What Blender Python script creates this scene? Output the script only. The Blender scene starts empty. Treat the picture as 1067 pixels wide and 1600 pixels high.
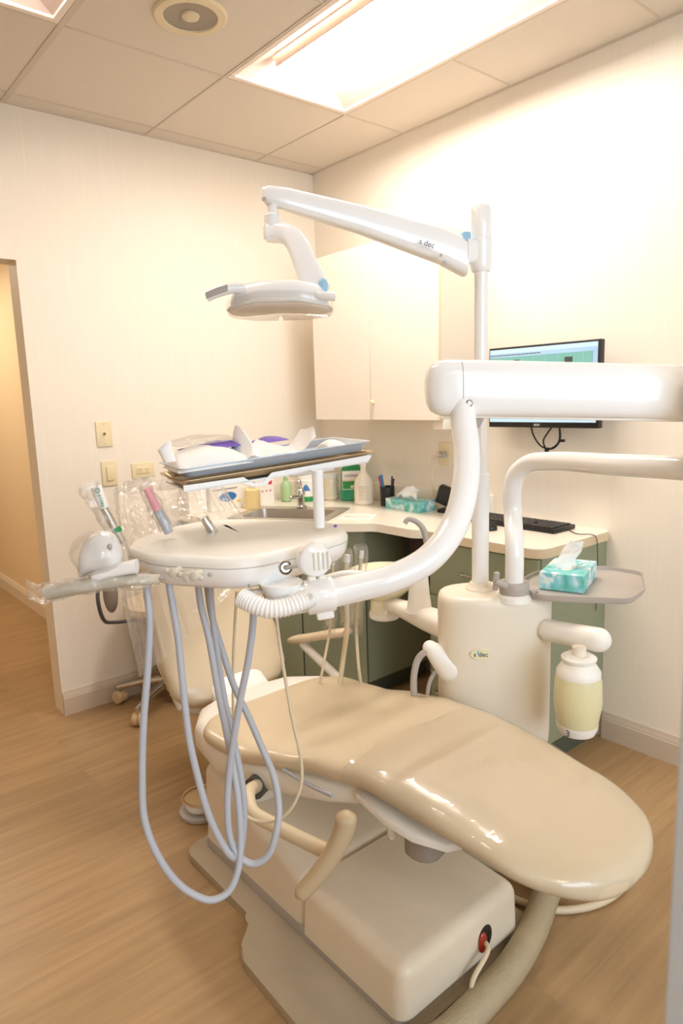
import bpy, bmesh, math, random
from mathutils import Vector, Matrix, noise
random.seed(7)
C = bpy.context.scene.collection
V = Vector
pi = math.pi

# ------------------------------------------------------------------ materials
def srgb(r, g, b):
    f = lambda c: (c/255/12.92) if c/255 <= .04045 else ((c/255+.055)/1.055)**2.4
    return (f(r), f(g), f(b), 1)
def mat(name, col, rough=.5, metal=0, coat=0, var=None, bump=None, emit=None, spec=.5):
    """col sRGB 0-255; var=(scale,amount,(sx,sy,sz)); bump=(scale,strength,(sx,sy,sz))"""
    m = bpy.data.materials.new(name); m.use_nodes = True
    nt = m.node_tree; b = nt.nodes['Principled BSDF']
    c = srgb(*col)
    b.inputs['Base Color'].default_value = c
    b.inputs['Roughness'].default_value = rough
    b.inputs['Metallic'].default_value = metal
    b.inputs['Coat Weight'].default_value = coat
    b.inputs['Coat Roughness'].default_value = .08
    b.inputs['Specular IOR Level'].default_value = spec
    def nz(scale, st, det=3):
        tc = nt.nodes.new('ShaderNodeTexCoord'); mp = nt.nodes.new('ShaderNodeMapping')
        n = nt.nodes.new('ShaderNodeTexNoise'); n.inputs['Scale'].default_value = scale
        n.inputs['Detail'].default_value = det
        mp.inputs['Scale'].default_value = st
        nt.links.new(tc.outputs['Object'], mp.inputs[0]); nt.links.new(mp.outputs[0], n.inputs[0])
        return n
    if var is None: var = (6, .03, (1, 1, 1))
    n = nz(var[0], var[2])
    mx = nt.nodes.new('ShaderNodeMix'); mx.data_type = 'RGBA'
    k = 1-var[1]; k2 = 1+var[1]
    mx.inputs[6].default_value = (c[0]*k, c[1]*k, c[2]*k*(1-var[1]*.4), 1)
    mx.inputs[7].default_value = (min(1, c[0]*k2), min(1, c[1]*k2), min(1, c[2]*k2), 1)
    nt.links.new(n.outputs[0], mx.inputs[0]); nt.links.new(mx.outputs[2], b.inputs['Base Color'])
    if bump:
        n2 = nz(bump[0], bump[2], 4); bp = nt.nodes.new('ShaderNodeBump')
        bp.inputs['Strength'].default_value = bump[1]; bp.inputs['Distance'].default_value = .004
        nt.links.new(n2.outputs[0], bp.inputs['Height']); nt.links.new(bp.outputs[0], b.inputs['Normal'])
    if emit:
        b.inputs['Emission Color'].default_value = srgb(*emit[0]); b.inputs['Emission Strength'].default_value = emit[1]
    return m
def film(name, tint=(1, .995, .985), base=.05, rough=.1, bumps=(14, .8), fres=.3, milk=.07):
    m = bpy.data.materials.new(name); m.use_nodes = True; nt = m.node_tree
    nt.nodes.remove(nt.nodes['Principled BSDF']); out = nt.nodes['Material Output']
    tr = nt.nodes.new('ShaderNodeBsdfTransparent'); tr.inputs[0].default_value = (*tint, 1)
    gl = nt.nodes.new('ShaderNodeBsdfGlossy'); gl.inputs['Roughness'].default_value = rough
    lw = nt.nodes.new('ShaderNodeLayerWeight'); lw.inputs[0].default_value = .35
    ma = nt.nodes.new('ShaderNodeMath'); ma.operation = 'MULTIPLY_ADD'
    ma.inputs[1].default_value = fres; ma.inputs[2].default_value = base
    mx = nt.nodes.new('ShaderNodeMixShader')
    tc = nt.nodes.new('ShaderNodeTexCoord'); mp = nt.nodes.new('ShaderNodeMapping'); mp.inputs['Scale'].default_value = (1, 1, .35)
    n = nt.nodes.new('ShaderNodeTexNoise'); n.inputs['Detail'].default_value = 2; n.inputs['Distortion'].default_value = 1.5
    n.inputs['Scale'].default_value = bumps[0]
    bp = nt.nodes.new('ShaderNodeBump'); bp.inputs['Strength'].default_value = bumps[1]; bp.inputs['Distance'].default_value = .01
    nt.links.new(tc.outputs['Object'], mp.inputs[0]); nt.links.new(mp.outputs[0], n.inputs[0]); nt.links.new(n.outputs[0], bp.inputs['Height'])
    nt.links.new(bp.outputs[0], gl.inputs['Normal']); nt.links.new(bp.outputs[0], lw.inputs['Normal'])
    nt.links.new(lw.outputs['Fresnel'], ma.inputs[0]); nt.links.new(ma.outputs[0], mx.inputs[0])
    nt.links.new(tr.outputs[0], mx.inputs[1]); nt.links.new(gl.outputs[0], mx.inputs[2])
    df = nt.nodes.new('ShaderNodeBsdfDiffuse'); df.inputs[0].default_value = (.9, .88, .84, 1)
    m2 = nt.nodes.new('ShaderNodeMixShader'); m2.inputs[0].default_value = milk
    nt.links.new(mx.outputs[0], m2.inputs[1]); nt.links.new(df.outputs[0], m2.inputs[2]); nt.links.new(m2.outputs[0], out.inputs[0])
    return m

M = {}
M['white'] = mat('white_enamel', (243, 242, 240), .22, coat=.4, var=(3, .01, (1, 1, 1)))
M['plastic'] = mat('warm_white_plastic', (238, 234, 226), .38, var=(4, .02, (1, 1, 1)))
M['column'] = mat('column_plastic', (230, 220, 202), .38, var=(3, .02, (1, 1, 1)))
M['uphol'] = mat('tan_upholstery', (206, 189, 160), .3, coat=.25, var=(3, .03, (1, 1, 1)))
M['uphol_d'] = mat('tan_armrest', (210, 192, 164), .42, var=(8, .05, (1, 1, 1)))
M['cover'] = mat('base_cover_plastic', (224, 210, 188), .4, var=(14, .05, (1, 1, 1)))
M['plate'] = mat('base_plate_plastic', (172, 156, 132), .5, var=(12, .06, (1, 1, 1)))
M['grey'] = mat('grey_plastic', (176, 168, 160), .45)
M['grey2'] = mat('mid_grey_plastic', (150, 142, 134), .5)
M['dgrey'] = mat('dark_grey', (84, 84, 86), .45)
M['knob'] = mat('pale_knob', (206, 200, 184), .45)
M['hose'] = mat('grey_hose', (178, 180, 188), .42)
M['hose_w'] = mat('cream_hose', (216, 200, 170), .45)
M['black'] = mat('black_plastic', (22, 20, 20), .4)
M['chrome'] = mat('chrome', (215, 212, 206), .14, metal=1)
M['steel'] = mat('brushed_steel', (200, 192, 180), .34, metal=.75, bump=(60, .08, (1, 12, 1)))
M['bronze'] = mat('brass_toned_metal', (196, 170, 132), .35, metal=.7)
M['pan'] = mat('anodised_pan', (196, 204, 214), .35, metal=.35)
M['green'] = mat('sage_laminate', (146, 152, 126), .42, var=(3, .03, (1, 1, 1)))
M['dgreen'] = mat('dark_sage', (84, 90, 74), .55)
M['counter'] = mat('cream_laminate', (240, 232, 216), .25, var=(40, .012, (1, 1, 1)))
M['edge'] = mat('counter_edge', (224, 204, 170), .35)
M['cab'] = mat('cabinet_cream', (242, 232, 218), .42, var=(2, .01, (1, 1, 1)))
M['cabside'] = mat('cabinet_side_cream', (226, 212, 194), .5)
M['ivory'] = mat('ivory_plate', (232, 216, 178), .38)
M['ivory_d'] = mat('ivory_dark', (120, 96, 60), .5)
M['trim'] = mat('painted_trim', (226, 212, 192), .4)
M['base_r'] = mat('painted_baseboard', (204, 188, 168), .4)
M['tissue'] = mat('tissue_paper', (248, 246, 243), .8, bump=(40, .3, (1, 1, 1)))
M['purple'] = mat('purple_wrap', (120, 92, 190), .5)
M['pink'] = mat('pink_plastic', (250, 165, 178), .4)
M['teal'] = mat('teal_liquid', (22, 150, 110), .2, coat=.5)
M['lgreen'] = mat('label_green', (30, 140, 66), .4)
M['pgreen'] = mat('pale_green_plastic', (170, 200, 150), .25)
M['navy'] = mat('navy_print', (40, 60, 90), .4)
M['blue'] = mat('blue_print', (58, 122, 186), .4)
M['lblue'] = mat('light_blue_plastic', (150, 196, 222), .35)
M['red'] = mat('red_print', (206, 60, 60), .4)
M['yellow'] = mat('yellow_print', (236, 200, 60), .4)
M['roll'] = mat('yellow_cream_roll', (240, 214, 152), .6)
M['paper'] = mat('white_card', (244, 238, 230), .6)
M['text'] = mat('grey_print', (110, 108, 108), .5)
M['oval'] = mat('badge_cream', (232, 226, 190), .3)
M['caster'] = mat('caster_cream', (216, 190, 146), .4)
M['film'] = film('clear_film', base=.07, rough=.2, bumps=(22, .4), fres=.25)
M['film2'] = film('clear_sleeve', base=.08, rough=.25, bumps=(40, .7))
M['toefilm'] = film('toe_sheet', tint=(1, .995, .985), base=.03, rough=.06, bumps=(9, .45), fres=.16, milk=.05)
M['lens'] = mat('lamp_lens', (248, 236, 220), .3)
M['glass_red'] = mat('red_lens', (150, 40, 20), .2, coat=.6)
M['skinbeige'] = mat('beige_sign', (214, 190, 156), .5)
M['bowl'] = mat('bowl_cream', (240, 232, 204), .12, coat=.6)

# liquid in the water bottle: translucent yellowish plastic
def liquid():
    m = mat('bottle_plastic', (222, 214, 172), .3, coat=.3, var=(3, .05, (1, 1, 1)))
    b = m.node_tree.nodes['Principled BSDF']; b.inputs['Subsurface Weight'].default_value = .35
    b.inputs['Subsurface Radius'].default_value = (.03, .03, .015); b.inputs['Subsurface Scale'].default_value = 1
    return m
M['bottle'] = liquid()

def tissue_box_mat():
    m = mat('marbled_teal_card', (90, 178, 168), .45); nt = m.node_tree; b = nt.nodes['Principled BSDF']
    tc = nt.nodes.new('ShaderNodeTexCoord'); n = nt.nodes.new('ShaderNodeTexNoise'); n.inputs['Scale'].default_value = 17
    n.inputs['Detail'].default_value = 4; n.inputs['Distortion'].default_value = 1.2
    cr = nt.nodes.new('ShaderNodeValToRGB'); e = cr.color_ramp.elements
    e[0].position = .24; e[0].color = srgb(50, 158, 140); e[1].position = .6; e[1].color = srgb(226, 236, 230)
    a = cr.color_ramp.elements.new(.4); a.color = srgb(112, 194, 184); a = cr.color_ramp.elements.new(.5); a.color = srgb(144, 206, 216)
    nt.links.new(tc.outputs['Object'], n.inputs[0]); nt.links.new(n.outputs[0], cr.inputs[0]); nt.links.new(cr.outputs[0], b.inputs['Base Color'])
    return m
M['tbox'] = tissue_box_mat()

def wallpaper(name, col):
    m = mat(name, col, .55, spec=.3); nt = m.node_tree; b = nt.nodes['Principled BSDF']
    tc = nt.nodes.new('ShaderNodeTexCoord'); mp = nt.nodes.new('ShaderNodeMapping'); mp.inputs['Scale'].default_value = (1, 1, .02)
    n = nt.nodes.new('ShaderNodeTexNoise'); n.inputs['Scale'].default_value = 110; n.inputs['Detail'].default_value = 3
    mp2 = nt.nodes.new('ShaderNodeMapping'); mp2.inputs['Scale'].default_value = (.05, .05, 1)
    n2 = nt.nodes.new('ShaderNodeTexNoise'); n2.inputs['Scale'].default_value = 90
    nt.links.new(tc.outputs['Object'], mp.inputs[0]); nt.links.new(mp.outputs[0], n.inputs[0])
    nt.links.new(tc.outputs['Object'], mp2.inputs[0]); nt.links.new(mp2.outputs[0], n2.inputs[0])
    ad = nt.nodes.new('ShaderNodeMath'); ad.operation = 'MULTIPLY_ADD'; ad.inputs[1].default_value = .35
    nt.links.new(n2.outputs[0], ad.inputs[0]); nt.links.new(n.outputs[0], ad.inputs[2])
    bp = nt.nodes.new('ShaderNodeBump'); bp.inputs['Strength'].default_value = .22; bp.inputs['Distance'].default_value = .002
    nt.links.new(ad.outputs[0], bp.inputs['Height']); nt.links.new(bp.outputs[0], b.inputs['Normal'])
    c = srgb(*col); mx = nt.nodes.new('ShaderNodeMix'); mx.data_type = 'RGBA'
    mx.inputs[6].default_value = (c[0]*.955, c[1]*.95, c[2]*.94, 1); mx.inputs[7].default_value = (min(1, c[0]*1.03), min(1, c[1]*1.03), min(1, c[2]*1.03), 1)
    nt.links.new(n.outputs[0], mx.inputs[0]); nt.links.new(mx.outputs[2], b.inputs['Base Color'])
    return m
M['wall'] = wallpaper('vertical_stria_wallpaper', (239, 230, 215))
M['hall'] = wallpaper('hall_paint', (238, 216, 180))
M['ceil'] = mat('ceiling_tile', (220, 211, 199), .8, var=(60, .015, (1, 1, 1)), bump=(220, .25, (1, 1, 1)))
M['tbar'] = mat('ceiling_grid_paint', (206, 194, 178), .5)
M['fixt'] = mat('fixture_enamel', (240, 228, 218), .4)
M['tube'] = mat('diffuser_glow', (255, 240, 220), .5, emit=((255, 246, 238), 40))
M['tube2'] = mat('diffuser_dim_glow', (255, 240, 220), .5, emit=((255, 246, 238), 14))
M['spk'] = mat('speaker_grille', (150, 140, 128), .5, var=(300, .3, (1, 1, 1)))
M['spkring'] = mat('speaker_ring', (222, 206, 172), .4)

def floor_mat():
    m = mat('oak_planks', (200, 160, 110), .36, spec=.45); nt = m.node_tree; b = nt.nodes['Principled BSDF']
    tc = nt.nodes.new('ShaderNodeTexCoord')
    br = nt.nodes.new('ShaderNodeTexBrick'); br.inputs['Scale'].default_value = 1
    br.inputs['Brick Width'].default_value = 1.25; br.inputs['Row Height'].default_value = .185
    br.inputs['Mortar Size'].default_value = .0012; br.inputs['Mortar Smooth'].default_value = .2; br.offset = .37
    br.inputs['Color1'].default_value = (0, 0, 0, 1); br.inputs['Color2'].default_value = (1, 1, 1, 1); br.inputs['Mortar'].default_value = (.5, .5, .5, 1)
    nt.links.new(tc.outputs['Object'], br.inputs[0])
    mp = nt.nodes.new('ShaderNodeMapping'); mp.inputs['Scale'].default_value = (1.1, 14, 1)
    n = nt.nodes.new('ShaderNodeTexNoise'); n.inputs['Scale'].default_value = 2.2; n.inputs['Detail'].default_value = 7; n.inputs['Distortion'].default_value = .5
    n.inputs['Roughness'].default_value = .62
    vm = nt.nodes.new('ShaderNodeVectorMath'); vm.operation = 'ADD'
    sc = nt.nodes.new('ShaderNodeVectorMath'); sc.operation = 'SCALE'; sc.inputs['Scale'].default_value = 7.3
    nt.links.new(br.outputs['Color'], sc.inputs[0]); nt.links.new(tc.outputs['Object'], vm.inputs[0]); nt.links.new(sc.outputs[0], vm.inputs[1])
    nt.links.new(vm.outputs[0], mp.inputs[0]); nt.links.new(mp.outputs[0], n.inputs[0])
    cr = nt.nodes.new('ShaderNodeValToRGB'); e = cr.color_ramp.elements
    e[0].position = .25; e[0].color = srgb(152, 121, 84); e[1].position = .75; e[1].color = srgb(180, 148, 106)
    nt.links.new(n.outputs[0], cr.inputs[0])
    hs = nt.nodes.new('ShaderNodeMix'); hs.data_type = 'RGBA'; hs.blend_type = 'MULTIPLY'; hs.inputs[0].default_value = 1
    mr = nt.nodes.new('ShaderNodeMapRange'); mr.inputs[3].default_value = .93; mr.inputs[4].default_value = 1.04
    nt.links.new(br.outputs['Color'], mr.inputs[0]); nt.links.new(cr.outputs[0], hs.inputs[6]); nt.links.new(mr.outputs[0], hs.inputs[7])
    mo = nt.nodes.new('ShaderNodeMix'); mo.data_type = 'RGBA'; mo.inputs[7].default_value = srgb(150, 122, 90)
    fm = nt.nodes.new('ShaderNodeMath'); fm.operation = 'MULTIPLY'; fm.inputs[1].default_value = .5
    nt.links.new(br.outputs['Fac'], fm.inputs[0]); nt.links.new(fm.outputs[0], mo.inputs[0]); nt.links.new(hs.outputs[2], mo.inputs[6])
    nt.links.new(mo.outputs[2], b.inputs['Base Color'])
    bp = nt.nodes.new('ShaderNodeBump'); bp.inputs['Strength'].default_value = .12; bp.inputs['Distance'].default_value = .002
    nt.links.new(n.outputs[0], bp.inputs['Height']); nt.links.new(bp.outputs[0], b.inputs['Normal'])
    return m
M['floor'] = floor_mat()

def ribbed(name, col, scale, axis='Z', rough=.5):
    m = mat(name, col, rough, var=(30, .06, (1, 1, 1)), bump=(180, .6, (1, 1, 1)))
    return m
M['umb'] = ribbed('umbilical_sleeve', (176, 160, 130), 60)

# ------------------------------------------------------------------ mesh helpers
WO = {}
def obj(name, bm, m, parent=None, ang=38, smooth=True, origin=None, auto_n=True):
    if auto_n: bmesh.ops.recalc_face_normals(bm, faces=bm.faces)
    me = bpy.data.meshes.new(name)
    xs = [v.co for v in bm.verts]
    if origin is None:
        lo = V((min(v.x for v in xs), min(v.y for v in xs), min(v.z for v in xs))); hi = V((max(v.x for v in xs), max(v.y for v in xs), max(v.z for v in xs)))
        origin = V(((lo.x+hi.x)/2, (lo.y+hi.y)/2, lo.z))
    origin = V(origin)
    bm.transform(Matrix.Translation(-origin)); bm.to_mesh(me); bm.free()
    for mm in (m if isinstance(m, (list, tuple)) else [m]): me.materials.append(mm)
    if smooth:
        for p in me.polygons: p.use_smooth = True
        me.set_sharp_from_angle(angle=math.radians(ang))
    o = bpy.data.objects.new(name, me); C.objects.link(o)
    if parent is not None:
        o.parent = parent; o.location = origin-WO[parent.name]
    else: o.location = origin
    WO[o.name] = origin
    return o
def thing(name, label, cat, loc, group=None):
    o = bpy.data.objects.new(name, None); C.objects.link(o); o.empty_display_size = .05
    o.location = loc; WO[o.name] = V(loc); o['label'] = label; o['category'] = cat
    if group: o['group'] = group
    return o
def tag(o, label, cat, group=None):
    o['label'] = label; o['category'] = cat
    if group: o['group'] = group
    return o
def struct(name, bm, m, **k):
    o = obj(name, bm, m, origin=(0, 0, 0), **k); o['kind'] = 'structure'; return o
def B(): return bmesh.new()
def box(bm, lo, hi, bev=0, seg=3, M4=None, mi=0):
    t = bmesh.new(); bmesh.ops.create_cube(t, size=1)
    lo = V(lo); hi = V(hi); c = (lo+hi)/2; s = hi-lo
    for v in t.verts: v.co = V((v.co.x*s.x, v.co.y*s.y, v.co.z*s.z))+c
    if bev: bmesh.ops.bevel(t, geom=t.edges[:], offset=bev, segments=seg, profile=.5, affect='EDGES')
    if M4 is not None: t.transform(M4)
    merge(bm, t, mi)
def merge(bm, t, mi=0):
    for f in t.faces: f.material_index = mi
    me = bpy.data.meshes.new('tmp'); t.to_mesh(me); t.free(); bm.from_mesh(me); bpy.data.meshes.remove(me)
def rings(bm, rs, cap=True, mi=0, close=True):
    vv = [[bm.verts.new(p) for p in r] for r in rs]
    n = len(rs[0])
    for a, b in zip(vv[:-1], vv[1:]):
        for i in range(n if close else n-1):
            j = (i+1) % n
            f = bm.faces.new((a[i], a[j], b[j], b[i])); f.material_index = mi
    if cap and close:
        f = bm.faces.new(vv[0][::-1]); f.material_index = mi
        f = bm.faces.new(vv[-1]); f.material_index = mi
    return vv
def sring(c, X, Y, a, b, n=2.0, N=40):
    c = V(c); X = V(X); Y = V(Y); out = []
    for i in range(N):
        t = 2*pi*i/N; ct, st = math.cos(t), math.sin(t)
        out.append(c+X*(a*math.copysign(abs(ct)**(2/n), ct))+Y*(b*math.copysign(abs(st)**(2/n), st)))
    return out
def crom(pts, k=8):
    P = [V(p) for p in pts]
    if len(P) < 3: return [P[0].lerp(P[1], i/k) for i in range(k+1)]
    P = [P[0]*2-P[1]]+P+[P[-1]*2-P[-2]]; out = []
    for i in range(1, len(P)-2):
        p0, p1, p2, p3 = P[i-1:i+3]
        # centripetal Catmull-Rom
        t0 = 0; t1 = t0+max((p1-p0).length, 1e-6)**.5; t2 = t1+max((p2-p1).length, 1e-6)**.5; t3 = t2+max((p3-p2).length, 1e-6)**.5
        for s in range(k):
            t = t1+(t2-t1)*s/k
            A1 = p0*((t1-t)/(t1-t0))+p1*((t-t0)/(t1-t0)); A2 = p1*((t2-t)/(t2-t1))+p2*((t-t1)/(t2-t1)); A3 = p2*((t3-t)/(t3-t2))+p3*((t-t2)/(t3-t2))
            B1 = A1*((t2-t)/(t2-t0))+A2*((t-t0)/(t2-t0)); B2 = A2*((t3-t)/(t3-t1))+A3*((t-t1)/(t3-t1))
            out.append(B1*((t2-t)/(t2-t1))+B2*((t-t1)/(t2-t1)))
    out.append(P[-2]); return out
def frames(path):
    T = []
    for i in range(len(path)):
        a = path[max(0, i-1)]; b = path[min(len(path)-1, i+1)]; T.append((b-a).normalized())
    up = V((0, 0, 1)) if abs(T[0].z) < .9 else V((1, 0, 0))
    X = T[0].cross(up).normalized(); out = []
    for t in T:
        X = (X-t*X.dot(t)).normalized(); out.append((t, X, t.cross(X).normalized()))
    return out
def tube(bm, pts, r, k=8, N=16, smooth=True, mi=0, rib=0, cap=True):
    """r: number or list (per control point)"""
    P = crom(pts, k) if smooth else [V(p) for p in pts]
    F = frames(P); n = len(P); rs = []
    for i, (p, (t, X, Y)) in enumerate(zip(P, F)):
        if isinstance(r, (list, tuple)):
            u = i/(n-1)*(len(r)-1); j = min(int(u), len(r)-2); rr = r[j]+(r[j+1]-r[j])*(u-j)
        else: rr = r
        if rib: rr *= (1+rib*(1 if i % 2 else -1))
        rs.append(sring(p, X, Y, rr, rr, 2, N))
    rings(bm, rs, cap=cap, mi=mi)
def lathe(bm, prof, c, axis=(0, 0, 1), N=32, mi=0, cap=True):
    """prof list of (r, h) along axis from c"""
    A = V(axis).normalized(); up = V((0, 0, 1)) if abs(A.z) < .9 else V((1, 0, 0))
    X = A.cross(up).normalized(); Y = A.cross(X); c = V(c)
    rings(bm, [sring(c+A*h, X, Y, max(r, 1e-4), max(r, 1e-4), 2, N) for r, h in prof], cap=cap, mi=mi)
def cyl(bm, a, b, r, r2=None, N=24, bev=0, mi=0):
    a = V(a); b = V(b); L = (b-a).length; r2 = r if r2 is None else r2
    if bev: prof = [(r-bev, 0), (r-bev*.3, bev*.3), (r, bev), (r2, L-bev), (r2-bev*.3, L-bev*.3), (r2-bev, L)]
    else: prof = [(r, 0), (r2, L)]
    lathe(bm, prof, a, b-a, N, mi)
def capsule(bm, a, b, r, r2=None, N=24, mi=0, n=6):
    a = V(a); b = V(b); r2 = r if r2 is None else r2; L = (b-a).length
    prof = [(r*math.cos(t), -r*math.sin(t)) for t in [pi/2*(1-i/n) for i in range(n+1)]]+[(r2*math.cos(t), L+r2*math.sin(t)) for t in [pi/2*i/n for i in range(n+1)]]
    lathe(bm, prof, a, b-a, N, mi)
def ell(bm, c, r, M4=None, mi=0, u=24, v=14):
    t = bmesh.new(); bmesh.ops.create_uvsphere(t, u_segments=u, v_segments=v, radius=1)
    for q in t.verts: q.co = V((q.co.x*r[0], q.co.y*r[1], q.co.z*r[2]))
    if M4 is not None: t.transform(M4)
    t.transform(Matrix.Translation(V(c))); merge(bm, t, mi)
def prism(bm, pts, z0, z1, bev=0, mi=0, seg=2, M4=None):
    """polygon pts (x,y) extruded in z"""
    t = bmesh.new(); lo = [t.verts.new((p[0], p[1], z0)) for p in pts]; hi = [t.verts.new((p[0], p[1], z1)) for p in pts]
    n = len(pts)
    for i in range(n): t.faces.new((lo[i], lo[(i+1) % n], hi[(i+1) % n], hi[i]))
    fb = t.faces.new(lo[::-1]); ft = t.faces.new(hi)
    if bev:
        es = [e for e in t.edges if all(abs(v.co.z-z1) < 1e-6 for v in e.verts)]
        es += [e for e in t.edges if all(abs(v.co.z-z0) < 1e-6 for v in e.verts)]
        bmesh.ops.bevel(t, geom=es, offset=bev, segments=seg, profile=.5, affect='EDGES')
    if M4 is not None: t.transform(M4)
    merge(bm, t, mi)
def roundpoly(pts, r, k=5):
    out = []; n = len(pts)
    for i in range(n):
        p0 = V((*pts[i-1][:2], 0)); p = V((*pts[i][:2], 0)); p1 = V((*pts[(i+1) % n][:2], 0))
        rr = r[i] if isinstance(r, (list, tuple)) else r
        a = p+(p0-p).normalized()*rr; b = p+(p1-p).normalized()*rr
        for j in range(k+1):
            t = j/k; q = a*(1-t)**2+p*2*t*(1-t)+b*t*t; out.append((q.x, q.y))
    return out
def basis(o, X, Y):
    X = V(X).normalized(); Y = V(Y); Y = (Y-X*Y.dot(X)).normalized(); Z = X.cross(Y)
    m = Matrix((X, Y, Z)).transposed().to_4x4(); m.translation = V(o); return m
def rotz(o, a): return Matrix.Translation(V(o)) @ Matrix.Rotation(a, 4, 'Z')
def text(name, s, size, o, X, Y, m, parent=None, depth=.0006, align='CENTER'):
    cu = bpy.data.curves.new(name, 'FONT'); cu.body = s; cu.size = size; cu.extrude = depth; cu.align_x = align; cu.align_y = 'CENTER'
    tmp = bpy.data.objects.new('tmp', cu); C.objects.link(tmp)
    dg = bpy.context.evaluated_depsgraph_get(); dg.update()
    me = bpy.data.meshes.new_from_object(tmp.evaluated_get(dg)); bpy.data.objects.remove(tmp)
    bm = bmesh.new(); bm.from_mesh(me); bm.transform(basis(o, X, Y))
    return obj(name, bm, m, parent, smooth=False)
def crumple(bm, amp, freq, seed=0):
    for v in bm.verts:
        v.co += noise.noise_vector(v.co*freq+V((seed, seed*2, 0)))*amp
def lerp(a, b, t): return a+(b-a)*t
def interp(tab, x):
    for (x0, *a), (x1, *b) in zip(tab[:-1], tab[1:]):
        if x0 <= x <= x1:
            t = (x-x0)/(x1-x0); t = t*t*(3-2*t)*.5+t*.5
            return [lerp(p, q, t) for p, q in zip(a, b)]
    return list(tab[0][1:]) if x < tab[0][0] else list(tab[-1][1:])

# ------------------------------------------------------------------ room shell
H = 2.655
bm = B(); box(bm, (-4.2, -6, -.1), (.12, .0, 0)); box(bm, (-4.2, 0, -.1), (-1.0, 5.2, 0)); struct('floor', bm, M['floor'], smooth=False)
bm = B()
box(bm, (-1.6056, 0, 0), (.12, .12, H+.3)); box(bm, (-4.2, 0, 2.0415), (-1.6056, .12, H+.3)); box(bm, (-4.2, 0, 0), (-2.56, .12, 2.0415))
struct('wall_back', bm, M['wall'], smooth=False)
bm = B(); box(bm, (0, -6, 0), (.12, 0, H+.3)); struct('wall_right', bm, M['wall'], smooth=False)
bm = B(); box(bm, (-4.2, -6, 0), (-4.08, 0, H+.3)); struct('wall_left', bm, M['wall'], smooth=False)
bm = B(); box(bm, (-2.005, -3.07, 0), (-1.955, -2.95, H+.3)); box(bm, (-4.08, -3.07, 0), (-2.98, -2.95, H+.3)); box(bm, (-2.98, -3.07, 2.0415), (-2.005, -2.95, H+.3))
struct('wall_front', bm, M['wall'], smooth=False)
bm = B(); box(bm, (-1.19, .12, 0), (-1.07, 5.2, 2.45)); box(bm, (-2.9, 5.1, 0), (-1.19, 5.2, 2.45)); box(bm, (-3.0, .12, 0), (-2.9, 5.2, 2.45)); struct('wall_hall', bm, M['hall'], smooth=False)
bm = B(); box(bm, (-2.9, .12, 2.45), (-1.19, 5.2, 2.55)); struct('ceiling_hall', bm, M['ceil'], smooth=False)
# door jamb beside the camera, cool daylight tint put into its base colour
bm = B(); box(bm, (-2.025, -3.085, 0), (-2.005, -2.95, 2.0415), .002); struct('trim_1', bm, mat('jamb_daylight_tint', (196, 204, 216), .45))

# ceiling tiles around the two fixture openings
Tt = .6096; bx = .3739; by = .1069
X2 = -bx; X1 = -bx-Tt; X0 = -bx-2*Tt; Xm = -bx-3*Tt; Y1 = -by-Tt; Y3 = -by-3*Tt
bm = B()
def ce(x0, x1, y0, y1): box(bm, (x0, y0, H), (x1, y1, H+.02))
ce(-4.08, 0, Y1, 0); ce(X2, 0, Y3, Y1); ce(X0, X1, Y3, Y1); ce(-4.08, Xm, Y3, Y1); ce(-4.08, 0, -6, Y3)
struct('ceiling', bm, M['ceil'], smooth=False)
bm = B(); w = .0042
xs = [X2-Tt*i for i in range(6)]; ys = [-by-Tt*j for j in range(9)]
for x in xs:
    wd = .011 if abs(x-X0) < .01 else w
    box(bm, (x-wd, -6, H-.003), (x+wd, 0, H+.001))
for j, y in enumerate(ys):
    segs = [(-4.08, 0)] if j != 2 else [(-4.08, Xm), (X0, X1), (X2, 0)]
    for a, b in segs: box(bm, (a, y-w, H-.0028), (b, y+w, H+.001))
box(bm, (-4.08, -.012, H-.004), (0, 0, H+.001)); box(bm, (-.012, -6, H-.004), (0, 0, H+.001))
struct('trim_2', bm, M['tbar'], smooth=False)

def baseboard(name, p0, p1, nrm, m):
    p0 = V(p0); p1 = V(p1); nrm = V(nrm); bm = B()
    prof = [(0, 0), (.016, 0), (.016, .082), (.013, .088), (.013, .092), (.009, .1), (.006, .113), (0, .113)]
    rings(bm, [[p+nrm*d+V((0, 0, z)) for d, z in prof] for p in (p0, p1)]); return struct(name, bm, m, ang=20)
baseboard('baseboard_back', (-1.6056, 0, 0), (-.95, 0, 0), (0, -1, 0), M['base_r'])
baseboard('baseboard_right', (0, -2.95, 0), (0, -1.81, 0), (-1, 0, 0), M['base_r'])
baseboard('baseboard_hall', (-1.19, 5.1, 0), (-1.19, .12, 0), (-1, 0, 0), M['trim'])

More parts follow.
